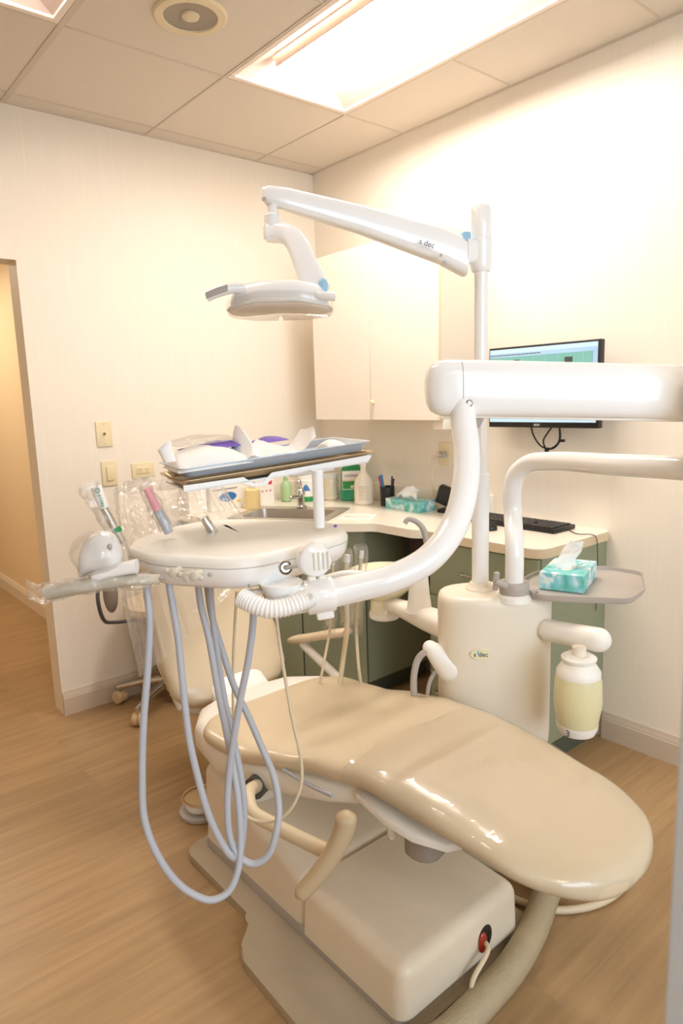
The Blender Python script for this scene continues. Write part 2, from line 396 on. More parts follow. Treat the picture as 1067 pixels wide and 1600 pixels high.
# ceiling light fixtures
def fixture(x0, x1, y0, y1, label, lit):
    t = thing('ceiling_light', label, 'ceiling light', ((x0+x1)/2, (y0+y1)/2, H), 'recessed ceiling lights')
    bm = B(); f = .022; z = H-.004; d = .085
    # frame ring
    for a in [((x0, y0), (x1, y0+f)), ((x0, y1-f), (x1, y1)), ((x0, y0+f), (x0+f, y1-f)), ((x1-f, y0+f), (x1, y1-f))]:
        box(bm, (*a[0], z), (*a[1], z+.012), .002, 1)
    obj('frame', bm, M['fixt'], t)
    bm = B(); cx = (x0+x1)/2; lw = .135
    xl, xr, ya, yb = x0+f, x1-f, y0+f, y1-f
    ri = [V((xl, ya, z+.01)), V((xr, ya, z+.01)), V((xr, yb, z+.01)), V((xl, yb, z+.01))]
    ro = [V((cx-lw, ya+.05, z+d)), V((cx+lw, ya+.05, z+d)), V((cx+lw, yb-.05, z+d)), V((cx-lw, yb-.05, z+d))]
    rings(bm, [ri, ro, [p+V((0, 0, .03)) for p in ro]], cap=False)
    bm.faces.new([bm.verts.new(p+V((0, 0, .03))) for p in ro])
    obj('reflector', bm, mat('reflector_enamel', (212, 194, 182), .45), t, ang=10, auto_n=False)
    bm = B(); N = 10; rr = []
    for yy in (ya+.055, yb-.055):
        rr.append([V((cx-lw*.8+2*lw*.8*i/N, yy, z+d-.045*math.sin(pi*i/N)-.002)) for i in range(N+1)]+[V((cx+lw*.8, yy, z+d+.01)), V((cx-lw*.8, yy, z+d+.01))])
    rings(bm, rr); obj('diffuser', bm, M['tube'] if lit else M['tube2'], t)
    bm = B()
    box(bm, (cx-lw*.86-.004, ya+.05, z+d-.028), (cx-lw*.86+.004, yb-.05, z+d+.012), .002, 1)
    obj('lens_rail', bm, M['fixt'], t)
    return t
fixture(X1+.006, X2-.006, Y3+.006, Y1-.006, 'long bright recessed ceiling light in the middle of the ceiling', 1)
fixture(Xm+.006, X0-.012, Y3+.006, Y1-.006, 'recessed ceiling light cut by the upper left corner of the view', 0)

# ceiling speaker
c = V((-1.287, -1.018, H)); t = thing('ceiling_speaker', 'round recessed speaker with grey grille in a ceiling tile', 'speaker', c)
bm = B(); lathe(bm, [(.118, 0), (.118, -.004), (.112, -.01), (.088, -.011), (.085, -.006), (.085, 0)], c, N=48); obj('ring', bm, M['spkring'], t)
bm = B(); lathe(bm, [(.087, -.001), (.087, -.006), (.05, -.004), (.028, -.003)], c, N=48); obj('grille', bm, M['spk'], t)
bm = B(); lathe(bm, [(.0, -.013), (.018, -.013), (.027, -.009), (.03, -.002)], c, N=32); obj('tweeter', bm, M['spkring'], t)

# ------------------------------------------------------------------ wall plates
def plate_y(name, x0, x1, z0, z1, label, cat):
    t = thing(name, label, cat, ((x0+x1)/2, 0, z0))
    bm = B(); box(bm, (x0, -.007, z0), (x1, 0, z1), .003); obj('faceplate', bm, M['ivory'], t); return t
x0, x1, z0, z1 = -1.336, -1.262, 1.237, 1.355
t = plate_y('cable_plate', x0, x1, z0, z1, 'ivory wall plate with one small dark round jack', 'wall plate')
bm = B(); cyl(bm, (-1.299, -.006, 1.297), (-1.299, -.012, 1.297), .006, N=16); obj('jack', bm, M['ivory_d'], t)
for zz in (1.25, 1.343):
    bm = B(); cyl(bm, (-1.299, -.0065, zz), (-1.299, -.009, zz), .003, N=10); obj('screw', bm, M['chrome'], t)
t = plate_y('light_switch', -1.326, -1.252, 1.052, 1.17, 'ivory wall plate with a rocker light switch', 'light switch')
bm = B(); box(bm, (-1.306, -.014, 1.077), (-1.272, -.005, 1.145), .004); obj('rocker', bm, M['ivory'], t)
t = plate_y('power_outlet', -1.18, -1.066, 1.072, 1.148, 'ivory power outlet mounted sideways on the back wall', 'outlet')
bm = B(); box(bm, (-1.158, -.010, 1.094), (-1.088, -.005, 1.127), .003); obj('socket_face', bm, M['ivory'], t)
for cx in (-1.142, -1.104):
    bm = B()
    for dx, dz in ((-.006, .006), (.006, .006), (0, -.006)): box(bm, (cx+dx-.0015, -.0112, 1.11+dz-.003), (cx+dx+.0015, -.0095, 1.11+dz+.003))
    obj('socket_slots', bm, M['ivory_d'], t)
t = thing('power_outlet', 'ivory power outlet with a plug on the wall above the counter', 'outlet', (0, -.955, 1.08))
bm = B(); box(bm, (-.007, -.992, 1.085), (0, -.918, 1.2), .003); obj('faceplate', bm, M['ivory'], t)

# ------------------------------------------------------------------ wall cabinet
cx0 = -.32; yl, ym, yr = -.36, -.778, -1.20; zb, zt = 1.324, 2.108
t = thing('wall_cabinet', 'cream two-door cabinet hung high on the right wall', 'cabinet', (cx0/2, (yl+yr)/2, zb))
bm = B(); box(bm, (cx0+.02, yr, zb), (-.001, yl, zt), .001, 1); obj('body', bm, M['cabside'], t, smooth=False)
for a, b, ky in ((yl, ym+.0015, None), (ym-.0015, yr, ym-.03)):
    bm = B(); box(bm, (cx0, b, zb-.004), (cx0+.02, a, zt), .0015, 1); d = obj('door', bm, M['cab'], t)
    if ky:
        bm = B(); lathe(bm, [(.006, 0), (.005, .008), (.011, .012), (.012, .018), (.008, .022)], (cx0, ky+.008, zb+.078), (-1, 0, 0), 16); obj('knob', bm, M['ivory'], d)
bm = B(); box(bm, (cx0+.003, yr-.003, zb), (cx0+.02, yr, zt+.002), .001, 1); obj('edge_strip', bm, M['edge'], t)
bm = B(); box(bm, (-.29, -1.20, zb-.045), (-.22, -1.14, zb), .003); tag(obj('soap_dispenser', bm, M['cab']), 'small cream box fixed under the end of the wall cabinet', 'fixture')

# ------------------------------------------------------------------ monitor on wall
t = thing('monitor', 'black wall-mounted computer monitor showing a teal schedule screen', 'monitor', (-.1, -1.56, 1.28))
bm = B(); box(bm, (-.118, -1.812, 1.283), (-.085, -1.306, 1.612), .004); box(bm, (-.09, -1.72, 1.32), (-.06, -1.4, 1.57), .01); obj('casing', bm, M['black'], t)
def emi(name, c, s):
    m = mat(name, c, .3); b = m.node_tree.nodes['Principled BSDF']; b.inputs['Emission Color'].default_value = srgb(*c); b.inputs['Emission Strength'].default_value = s; return m
S1 = emi('screen_teal', (100, 150, 146), .45); S2 = emi('screen_header', (150, 180, 205), .45); S3 = emi('screen_dark', (70, 76, 76), .2); S4 = emi('screen_green', (106, 160, 152), .45); S5 = emi('screen_white', (170, 200, 220), .5)
bm = B(); xf = -.1185; zt_, zb_ = 1.603, 1.305; yl_, yr_ = -1.313, -1.803
def sc(u0, u1, v0, v1, mi, k): box(bm, (xf-.0004*k-.0004, lerp(yl_, yr_, u1), lerp(zt_, zb_, v1)), (xf, lerp(yl_, yr_, u0), lerp(zt_, zb_, v0)), mi=mi)
sc(0, 1, 0, 1, 0, 0); sc(0, 1, 0, .055, 4, 1); sc(0, 1, .055, .11, 1, 1); sc(0, .96, .115, .93, 3, 1); sc(.955, 1, .1, .93, 1, 1); sc(0, 1, .93, 1, 4, 1)
for u0, u1, v0, v1 in ((.02, .1, .2, .3), (.17, .24, .2, .5), (.24, .3, .15, .42), (.37, .44, .19, .5), (.52, .6, .215, .45), (.72, .79, .16, .3), (.3, .37, .55, .7), (.1, .2, .62, .8), (.6, .7, .6, .8)): sc(u0, u1, v0, v1, 2, 2)
for i in range(26):
    sc(.01+i*.019, .01+i*.019+.012, .072, .09, 2, 2)
for i in range(1, 9): sc(i*.11-.001, i*.11+.001, .125, .93, 1, 2)
obj('screen', bm, [S1, S2, S3, S4, S5], t, smooth=False)
text('logo_text', 'ASUS', .012, (-.1188, -1.545, 1.294), (0, -1, 0), (0, 0, 1), M['paper'], t, .0003)
bm = B(); box(bm, (-.07, -1.6, 1.4), (0, -1.5, 1.5), .004); obj('wall_bracket', bm, M['black'], t)
bm = B(); P = [(-.08, -1.49, 1.30), (-.08, -1.505, 1.25), (-.075, -1.54, 1.205), (-.07, -1.575, 1.195), (-.075, -1.62, 1.225), (-.08, -1.625, 1.30)]
tube(bm, P, .0035, N=8); P = [(-.07, -1.60, 1.30), (-.068, -1.565, 1.26), (-.068, -1.545, 1.225), (-.07, -1.56, 1.196), (-.075, -1.60, 1.2), (-.078, -1.628, 1.235), (-.075, -1.62, 1.3)]
tube(bm, P, .0035, N=8); box(bm, (-.078, -1.57, 1.183), (-.064, -1.558, 1.2)); box(bm, (-.084, -1.646, 1.225), (-.07, -1.628, 1.236))
tag(obj('monitor_cable', bm, M['black']), 'black looped cable hanging below the wall monitor', 'cable')

# ------------------------------------------------------------------ counters
zc = .875
cl = [(0, 0), (-.95, 0), (-.95, -.46), (-.56, -.925), (-.50, -.985), (-.50, -1.215), (-.462, -1.25), (0, -1.25)]
clr = roundpoly(cl, [.001, .001, .03, .03, .03, .03, .02, .001])
# sink opening
uu = V((.53, -.848, 0)).normalized(); vv = V((.848, .53, 0)).normalized(); sc0 = V((-.60, -.475, zc))
def SK(a, b, z=0): p = sc0+uu*a+vv*b; return V((p.x, p.y, zc+z))
hw, hh = .235, .15
bm = B()
outer = [bm.verts.new((p[0], p[1], zc)) for p in clr]; inner = [bm.verts.new(SK(a, b)) for a, b in ((-hw, -hh), (hw, -hh), (hw, hh), (-hw, hh))]
ed = [bm.edges.new((outer[i], outer[(i+1) % len(outer)])) for i in range(len(outer))]+[bm.edges.new((inner[i], inner[(i+1) % 4])) for i in range(4)]
bmesh.ops.triangle_fill(bm, use_beauty=True, edges=ed)
g = bmesh.ops.extrude_face_region(bm, geom=bm.faces[:])
for e in g['geom']:
    if isinstance(e, bmesh.types.BMVert): e.co.z -= .036
wt = obj('worktop', bm, M['counter'], ang=30); tag(wt, 'cream corner worktop holding the sink', 'worktop')
bm = B(); box(bm, (-.018, -1.25, zc), (-.001, -.0, zc+.095), .003); box(bm, (-.95, -.018, zc), (-.02, -.001, zc+.095), .003); obj('backsplash', bm, M['counter'], wt)
cr_ = roundpoly([(0, -1.252), (-.478, -1.252), (-.478, -1.815), (0, -1.815)], [.001, .004, .07, .03], 8)
t = thing('worktop', 'cream worktop with rounded corner under the keyboard', 'worktop', (-.24, -1.53, zc-.036))
bm = B(); prism(bm, cr_, zc-.003, zc); obj('top_sheet', bm, M['counter'], t, smooth=False)
bm = B(); prism(bm, cr_, zc-.036, zc-.003); obj('edge_band', bm, M['edge'], t, ang=30)

# sink
t = thing('sink', 'small stainless steel sink set in the corner worktop', 'sink', SK(0, 0))
bm = B(); R1 = roundpoly([(-hw-.02, -hh-.02), (hw+.02, -hh-.02), (hw+.02, hh+.05), (-hw-.02, hh+.05)], .02)
R2 = roundpoly([(-hw+.03, -hh+.02), (hw-.03, -hh+.02), (hw-.03, hh-.02), (-hw+.03, hh-.02)], .045)
rings(bm, [[SK(a, b, .001) for a, b in R1], [SK(a*.995, b*.995, .005) for a, b in R1], [SK(a, b, .003) for a, b in R2]], cap=False)
obj('rim', bm, M['steel'], t, auto_n=False)
bm = B(); rings(bm, [[SK(a, b, .003) for a, b in R2], [SK(a*.98, b*.97, -.03) for a, b in R2], [SK(a*.93, b*.9, -.15) for a, b in R2], [SK(a*.8, b*.75, -.165) for a, b in R2], [SK(a*.1, b*.1, -.17) for a, b in R2]], cap=False)
obj('basin', bm, M['steel'], t)
fc = SK(.0, hh+.015, .005)
t = thing('faucet', 'small chrome faucet behind the corner sink', 'faucet', fc)
bm = B(); lathe(bm, [(.03, 0), (.03, .008), (.02, .014), (.018, .06), (.022, .075), (.02, .09), (.01, .1)], fc, N=20); obj('body', bm, M['chrome'], t)
bm = B(); capsule(bm, fc+V((0, 0, .06)), fc+V((0, 0, .06))-vv*.13+V((0, 0, .012)), .012, .009, 14); obj('spout', bm, M['chrome'], t)
bm = B(); capsule(bm, fc+V((0, 0, .1)), fc+V((0, 0, .135))-vv*.02, .009, .013, 12); obj('lever', bm, M['chrome'], t)

# base cabinets
zk = .1; zu = zc-.037
A = V((-.485, -.895, 0)); Bp = V((-.93, -.45, 0)); dd = (Bp-A); Ld = dd.length; dd.normalize(); nn = V((-dd.y, dd.x, 0));
if nn.dot(V((-1, -1, 0))) < 0: nn = -nn
t = thing('base_cabinet', 'green corner cabinet under the sink', 'cabinet', (-.5, -.4, 0))
bm = B(); prism(bm, [(-.01, -.02), (-.94, -.02), (-.93, -.45), (-.485, -.9), (-.01, -.9)], zk, zu-.22); prism(bm, [(-.485, -.9), (-.01, -.9), (-.01, -.86), (-.5, -.86)], zu-.22, zu)
prism(bm, [(-.93, -.45), (-.485, -.9), (-.47, -.885), (-.915, -.43)], zk, zu); prism(bm, [(-.94, -.02), (-.93, -.45), (-.90, -.45), (-.91, -.02)], zk, zu)
obj('body', bm, M['green'], t, smooth=False)
e = 0.0
for w_ in (.298, .298, .03):
    bm = B(); p0 = A+dd*(e+.003)+nn*.002; p1 = A+dd*(min(e+w_, Ld)-.003)+nn*.002; q = nn*.018
    prism(bm, [(p0.x, p0.y), (p1.x, p1.y), (p1.x+q.x, p1.y+q.y), (p0.x+q.x, p0.y+q.y)], zk, zu-.004); obj('door' if w_ > .1 else 'filler_panel', bm, M['green'], t, smooth=False); e += w_
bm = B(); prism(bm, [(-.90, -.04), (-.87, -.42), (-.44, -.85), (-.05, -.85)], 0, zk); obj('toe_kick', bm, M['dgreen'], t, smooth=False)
t = thing('drawer_cabinet', 'green drawer cabinet under the rounded worktop', 'cabinet', (-.24, -1.53, 0))
bm = B(); box(bm, (-.45, -1.80, zk), (-.002, -1.275, zu)); obj('body', bm, M['green'], t, smooth=False)
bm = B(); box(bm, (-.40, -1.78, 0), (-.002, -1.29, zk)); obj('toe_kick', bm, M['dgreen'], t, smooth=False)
for a, b in ((.61, zu-.004), (.45, .606), (.28, .446), (zk, .276)):
    bm = B(); box(bm, (-.47, -1.795, a), (-.451, -1.278, b), .001, 1); d = obj('drawer', bm, M['green'], t, smooth=False)
    zh = (a+b)/2+ .005; bm = B(); yc = -1.50 if a > .6 else -1.36
    tube(bm, [(-.47, yc+.045, zh), (-.49, yc+.04, zh), (-.492, yc, zh), (-.49, yc-.04, zh), (-.47, yc-.045, zh)], .0035, 4, 8); obj('handle', bm, M['chrome'], d)

# dark computer tower under the counter
t = thing('storage_box', 'black box hung under the counter in the knee space', 'box', (-.2, -1.08, .6))
bm = B(); box(bm, (-.36, -1.20, .60), (-.10, -1.02, .838), .004); obj('case', bm, M['black'], t)
bm = B(); box(bm, (-.364, -1.15, .62), (-.358, -1.06, .81), .002); obj('front_panel', bm, mat('brown_black', (60, 40, 30), .5), t)

# ------------------------------------------------------------------ counter items
def tissue(bm, c, X, Y, w, d, h, seed):
    """folded tissue rising from a slot, w along X"""
    c = V(c); X = V(X).normalized(); Y = V(Y).normalized(); R = []
    nx, nz = 18, 12
    rs = []
    for j in range(nz+1):
        v = j/nz; r = []
        for i in range(nx+1):
            u = i/nx*2-1
            ww = w*(.8+.25*v-.45*v*v)
            p = c+X*(u*ww)+Y*(d*(math.sin(u*6+seed)*.12+.08*math.sin(u*11)*v+.14*math.sin(v*3+seed)*v))+V((0, 0, h*v*(1-.35*u*u)+h*.1*math.sin(u*7+seed*2)*v))
            r.append(p)
        rs.append(r)
    back = [[p+Y*(.004+.02*math.sin(pi*j/nz)) for p in r] for j, r in enumerate(rs)]
    rings(bm, [r+b[::-1] for r, b in zip(rs, back)])
def tissue_box(c, ang, L, W, Hh, label, tis, seed, tw=.5):
    t = thing('tissue_box', label, 'tissue box', c); Mz = rotz(c, ang)
    bm = B(); box(bm, (-L/2, -W/2, 0), (L/2, W/2, Hh), .0015, 1, Mz); obj('carton', bm, M['tbox'], t)
    X = Mz.to_3x3() @ V((1, 0, 0)); Y = Mz.to_3x3() @ V((0, 1, 0))
    bm = B(); prism(bm, [(L*.27*math.cos(q*pi/12), W*.16*math.sin(q*pi/12)) for q in range(24)], Hh-.0005, Hh+.0008, M4=Mz); obj('opening', bm, M['paper'], t)
    bm = B(); tissue(bm, V(c)+V((0, 0, Hh-.002)), X, Y, L*tw*.42, W, tis, seed); crumple(bm, .006, 30, seed); ts = obj('tissue', bm, M['tissue'], t)
    return t, X, Y
t, X, Y = tissue_box((-.125, -.835, zc), math.radians(88), .235, .115, .052, 'teal marbled tissue box at the back of the counter', .06, 1.3, .8)
bm = B(); prism(bm, [(-.012, .014), (.012, .014), (.012, -.004), (0, -.014), (-.012, -.004)], 0, .001, M4=basis((-.1835, -.905, zc+.026), (0, -1, 0), (0, 0, 1))); obj('shield_mark', bm, mat('mark_green', (40, 100, 96), .4), t)

# pen cup and pens
pc = V((-.115, -.665, zc)); t = thing('pen_cup', 'black mesh pen cup beside the counter tissue box', 'cup', pc)
bm = B(); lathe(bm, [(.034, 0), (.036, .002), (.038, .098), (.040, .1), (.036, .1), (.034, .004)], pc, N=24); obj('holder', bm, M['black'], t)
for i, (a, r, tilt, col, h, nm) in enumerate(((2.6, .02, .28, 'red', .15, 'red pen leaning in the black cup'), (2.2, .012, .2, 'blue', .155, 'blue pen with the thickest barrel in the cup'), (1.2, .018, .12, 'yellow', .13, 'short yellow pencil in the black cup'), (-.9, .02, -.1, 'dgrey', .15, 'dark grey pen standing in the black cup'), (-1.4, .024, -.16, 'black', .14, 'black pen at the right side of the cup'))):
    p = pc+V((math.cos(a)*r*.5, math.sin(a)*r, .004)); q = p+V((0.0, math.sin(tilt)*h, math.cos(tilt)*h))
    bm = B(); cyl(bm, p, q, .0045 if col != 'blue' else .008, N=10, bev=.001); tag(obj('pen', bm, M[col]), nm, 'pen', 'pens in the cup')

# cordless black device, cord and plug
t = thing('webcam', 'black desktop device on a small stand by the beige cord', 'device', (-.07, -1.03, zc))
bm = B(); box(bm, (-.035, -.045, 0), (.035, .045, .018), .006, 3, rotz((-.075, -1.04, zc), .3)); obj('foot', bm, M['black'], t)
bm = B(); box(bm, (-.02, -.05, -.045), (.02, .05, .045), .008, 3, rotz((-.075, -1.035, zc+.075), .35) @ Matrix.Rotation(.35, 4, 'X') @ Matrix.Rotation(-.2, 4, 'Y')); obj('body', bm, M['black'], t)
bm = B(); cyl(bm, (-.075, -1.04, zc+.01), (-.07, -1.035, zc+.05), .008); obj('stem', bm, M['black'], t)
t = thing('wall_cable', 'beige cord with plug dropping from the wall outlet to the counter', 'cord', (-.02, -.95, zc))
bm = B(); box(bm, (-.035, -.972, 1.125), (-.007, -.94, 1.155), .006); obj('plug', bm, M['grey'], t)
bm = B(); tube(bm, [(-.033, -.955, 1.14), (-.05, -.945, 1.143), (-.06, -.93, 1.125), (-.06, -.922, 1.08), (-.058, -.925, 1.0), (-.05, -.93, .93), (-.045, -.935, .88)], .004, N=10); obj('cord', bm, M['hose_w'], t)

# keyboard
t = thing('keyboard', 'black computer keyboard lying on the right-hand worktop', 'keyboard', (-.13, -1.45, zc))
Mk = basis((-.128, -1.465, zc), (0, -1, 0), (1, 0, 0))
bm = B(); box(bm, (-.225, -.078, 0), (.225, .078, .018), .004, 2, Mk); obj('base', bm, M['black'], t)
bm = B(); km = mat('key_charcoal', (46, 42, 40), .5)
for r in range(6):
    yk = -.058+r*.023; xk = -.212
    for i in range(21):
        wk = .0165
        if r == 0 and 3 <= i <= 7: 
            if i > 3: xk += .0202; continue
            wk = .097
        if not (i in (15, ) and r in (2,)):
            box(bm, (xk, yk-.008, .017), (xk+min(wk, .0165) if wk < .05 else xk+wk, yk+.009, .023), .0015, 1, Mk)
        xk += .0202
kk = obj('keys', bm, km, t)
bm = B(); tube(bm, [(-.02, -1.6, zc+.01), (-.06, -1.64, zc+.004), (-.11, -1.70, zc+.003), (-.15, -1.76, zc+.003), (-.13, -1.82, zc+.0), (-.12, -1.826, zc-.05), (-.11, -1.822, zc-.3)], .0018, N=6); obj('cable', bm, M['black'], t)
t = thing('mouse', 'black computer mouse in front of the keyboard', 'mouse', (-.3, -1.44, zc))
bm = B(); ell(bm, (-.3, -1.43, zc+.008), (.034, .052, .03), Matrix.Rotation(.25, 4, 'Z')); bmesh.ops.bisect_plane(bm, geom=bm.verts[:]+bm.edges[:]+bm.faces[:], plane_co=(0, 0, zc+.001), plane_no=(0, 0, -1), clear_outer=True); obj('shell', bm, M['black'], t)
bm = B(); cyl(bm, (-.316, -1.41, zc+.033), (-.31, -1.41, zc+.033), .007, N=12); obj('wheel', bm, M['dgrey'], t)

# paper towel / card near sink
Mp = basis((-.44, -.80, zc), (.55, -.83, 0), (.83, .55, 0)); t = thing('paper_sheet', 'thin pale sheet lying flat on the counter beside the sink', 'sheet', (-.44, -.8, zc))
bm = B(); box(bm, (-.08, -.075, 0), (.08, .075, .003), .001, 1, Mp); obj('sheet', bm, M['paper'], t)
bm = B(); box(bm, (-.06, -.03, .003), (.06, .005, .006), .0015, 1, Mp); obj('inlay', bm, M['counter'], t)

# cartons
def marks(bm, o, X, Y, rows, w, h, gap, seed):
    rnd = random.Random(seed)
    for r in range(rows):
        x = 0
        while x < w:
            l = rnd.uniform(.5, 1.6)*h
            box(bm, (x, -r*gap, 0), (min(w, x+l), -r*gap+h, .0006), M4=basis(o, X, Y)); x += l+h*.5
gX = V((.95, .12, 0)).normalized(); gY = V((0, 0, 1)); gN = V((.12, -.95, 0)).normalized()
go = V((-.83, -.125, zc)); Mg = basis(go, gX, V((-gX.y, gX.x, 0)))
t = thing('glove_box', 'white carton with a blue oval opening on the counter', 'carton', go+gX*.1)
bm = B(); box(bm, (0, 0, 0), (.205, .09, .125), .0015, 1, Mg); obj('carton', bm, M['paper'], t)
Mf = basis(go+V((0, 0, 0))+gN*.0005, gX, gY)
bm = B(); prism(bm, [(.108+.055*math.cos(q*pi/16), .068+.024*math.sin(q*pi/16)) for q in range(32)], 0, .0012, M4=Mf); obj('oval_opening', bm, M['blue'], t)
bm = B(); marks(bm, go+gX*.01+V((0, 0, .106))+gN*.0006, gX, gY, 1, .16, .006, .01, 3); obj('printed_text', bm, M['text'], t)
bm = B(); box(bm, (.165, .035, 0), (.19, .044, .0011), M4=Mf); obj('yellow_mark', bm, M['yellow'], t)
t = thing('carton', 'tall white carton with small red marks behind the glove carton', 'carton', (-.93, -.08, zc))
bm = B(); box(bm, (-.94, -.10, zc), (-.84, -.02, zc+.15), .0015, 1); obj('carton', bm, M['paper'], t)
bm = B(); box(bm, (-.93, -.1012, zc+.12), (-.922, -.1, zc+.135)); box(bm, (-.905, -.1012, zc+.13), (-.88, -.1, zc+.136)); obj('red_marks', bm, M['red'], t)
t = thing('carton', 'white carton with a red square mark beside the yellow roll', 'carton', (-.5, -.12, zc))
bm = B(); box(bm, (-.565, -.135, zc), (-.45, -.07, zc+.14), .0015, 1); obj('carton', bm, M['paper'], t)
bm = B(); box(bm, (-.485, -.1362, zc+.108), (-.462, -.135, zc+.128)); obj('red_square', bm, M['red'], t)
bm = B()
for i in range(3): box(bm, (-.53+i*.025, -.1362, zc+.07), (-.52+i*.025, -.135, zc+.08))
obj('printed_text', bm, mat('pink_print', (214, 150, 140), .5), t)
bm = B(); lathe(bm, [(.001, .099), (.016, .099), (.016, .102), (.036, .102), (.04, .098), (.04, .003), (.037, 0)], (-.62, -.185, zc), N=28)
tag(obj('paper_roll', bm, M['roll']), 'pale yellow paper roll standing beside the glove carton', 'roll')
# soap bottle
t = thing('soap_bottle', 'pale green pump bottle standing behind the faucet', 'bottle', (-.36, -.12, zc)); c = V((-.36, -.12, zc))
bm = B(); lathe(bm, [(.022, 0), (.03, .005), (.031, .08), (.024, .105), (.012, .115), (.012, .12)], c, N=20); obj('body', bm, M['pgreen'], t)
bm = B(); lathe(bm, [(.013, .12), (.013, .132), (.005, .135), (.005, .15)], c, N=14); capsule(bm, c+V((0, 0, .15)), c+V((-.03, -.02, .15)), .005, N=8); obj('pump', bm, M['pgreen'], t)
# wipes tub
c = V((-.27, -.19, zc)); t = thing('wipes_tub', 'white round tub with blue patch and green base', 'tub', c)
bm = B(); lathe(bm, [(.052, .028), (.052, .115), (.046, .12), (.044, .145), (.02, .15)], c, N=32); obj('body', bm, M['plastic'], t)
bm = B(); lathe(bm, [(.05, 0), (.054, .003), (.054, .028)], c, N=32); obj('base_band', bm, M['lgreen'], t)
bm = B()
for k in range(10):
    a0 = -2.75+k*.09; hh_ = .035*math.sin(pi*(k+.5)/10)
    a1 = a0+.09; p = [c+V((math.cos(a)*.0526, math.sin(a)*.0526, .06)) for a in (a0, a1)]
    q = [x+V((0, 0, max(.004, hh_))) for x in p]; bm.faces.new([bm.verts.new(x) for x in (p[0], p[1], q[1], q[0])])
obj('blue_patch', bm, M['blue'], t, auto_n=False)
c = V((-.16, -.26, zc)); t = thing('jar', 'clear ribbed jar between the wipes tub and the mouthwash', 'jar', c)
bm = B(); lathe(bm, [(.04, 0), (.046, .004), (.046, .02), (.042, .024), (.045, .05), (.042, .075), (.045, .1), (.04, .12)], c, N=28); obj('body', bm, mat('frosted_jar', (232, 220, 196), .2, coat=.5), t)
bm = B(); lathe(bm, [(.044, .12), (.044, .14), (.04, .145)], c, N=28); obj('lid', bm, M['plastic'], t)
# small blue-white carton at the back
t = thing('carton', 'small white carton with a light blue corner behind the tray post', 'carton', (-.2, -.15, zc))
bm = B(); box(bm, (-.235, -.13, zc+.0), (-.17, -.06, zc+.16), .001, 1); obj('carton', bm, M['paper'], t)
bm = B(); box(bm, (-.236, -.131, zc+.1), (-.2, -.1295, zc+.15)); obj('blue_corner', bm, M['lblue'], t)
# mouthwash
c = V((-.10, -.375, zc)); t = thing('mouthwash_bottle', 'large green mouthwash bottle with white label', 'bottle', c)
fx = V((-.66, -.75, 0)).normalized(); sx = V((fx.y, -fx.x, 0)) 
if sx.dot(V((.76, -.65, 0))) < 0: sx = -sx
bm = B(); Rr = lambda z, a, b: sring(c+V((0, 0, z)), sx, fx, a, b, 3.2, 32)
rings(bm, [Rr(0, .06, .035), Rr(.004, .066, .04), Rr(.055, .066, .04), Rr(.06, .062, .037), Rr(.165, .06, .036), Rr(.185, .05, .03), Rr(.2, .02, .02), Rr(.212, .016, .016)]); obj('body', bm, M['teal'], t)
bm = B(); lathe(bm, [(.019, .2), (.019, .235), (.017, .238)], c, N=18); obj('cap', bm, M['lgreen'], t)
def front(x0, x1, z0, z1, off, m, nm):
    bm = B(); box(bm, (x0, z0, 0), (x1, z1, .0012), M4=basis(c+fx*off, sx, (0, 0, 1))); return obj(nm, bm, m, t, smooth=False)
front(-.052, .052, .062, .163, .0372, M['paper'], 'label'); front(-.05, .05, .066, .108, .0385, M['lgreen'], 'green_patch'); front(-.05, .05, .168, .186, .0355, M['lgreen'], 'neck_label')
front(-.05, .05, .112, .115, .0385, M['yellow'], 'yellow_stripe')
text('label_text', 'LISTERINE', .0185, c+fx*.0392+V((0, 0, .137)), sx, (0, 0, 1), M['navy'], t, .0004)
front(-.008, .008, .07, .086, .0397, M['paper'], 'seal_patch')
# spray bottle
c = V((-.155, -.53, zc)); t = thing('spray_bottle', 'white slim-necked spray bottle beside the mouthwash', 'bottle', c)
bm = B(); lathe(bm, [(.044, 0), (.05, .005), (.05, .105), (.045, .125), (.026, .155), (.015, .175), (.014, .215)], c, N=28); obj('body', bm, mat('milky_plastic', (240, 230, 212), .3), t)
bm = B(); lathe(bm, [(.016, .2), (.016, .22), (.012, .225), (.011, .255)], c, N=18); box(bm, (-.04, -.012, .245), (.02, .012, .27), .005, 2, basis(c, fx, sx)); obj('sprayer', bm, M['plastic'], t)
bm = B(); marks(bm, c+V((0, 0, .095))-sx*.026+fx*.0496, sx, (0, 0, 1), 7, .05, .004, .011, 9); obj('printed_text', bm, mat('tan_print', (186, 172, 140), .5), t)

# ------------------------------------------------------------------ operator stool
hb = V((-1.16, -.22, 0)); t = thing('operator_stool', 'low stool with five chrome legs on casters behind the chair', 'stool', hb)
for k in range(5):
    a = math.radians(138+72*k); d = V((math.cos(a), math.sin(a), 0)); e_ = hb+d*.27
    if e_.y > -.05: e_.y = -.05
    bm = B(); P = [hb+d*.03+V((0, 0, .115)), hb+d*.14+V((0, 0, .105)), e_+V((0, 0, .08))]; F = frames(P)
    rings(bm, [sring(p, f[1], f[2], w1, h1, 4, 16) for p, f, w1, h1 in zip(P, F, (.022, .02, .014), (.016, .013, .01))]); cyl(bm, e_+V((0, 0, .085)), e_+V((0, 0, .055)), .011, .008)
    lg = obj('leg', bm, M['chrome'], t)
    bm = B(); ax = V((-d.y, d.x, 0)).lerp(d, .35*(-1)**k).normalized()
    for s in (-1, 1): lathe(bm, [(.012, -.013), (.027, -.013), (.031, -.008), (.031, .008), (.027, .013), (.012, .013)], e_+V((0, 0, .0315))+ax*s*.0145-d*.008, ax, 24)
    obj('caster', bm, M['caster'], lg)
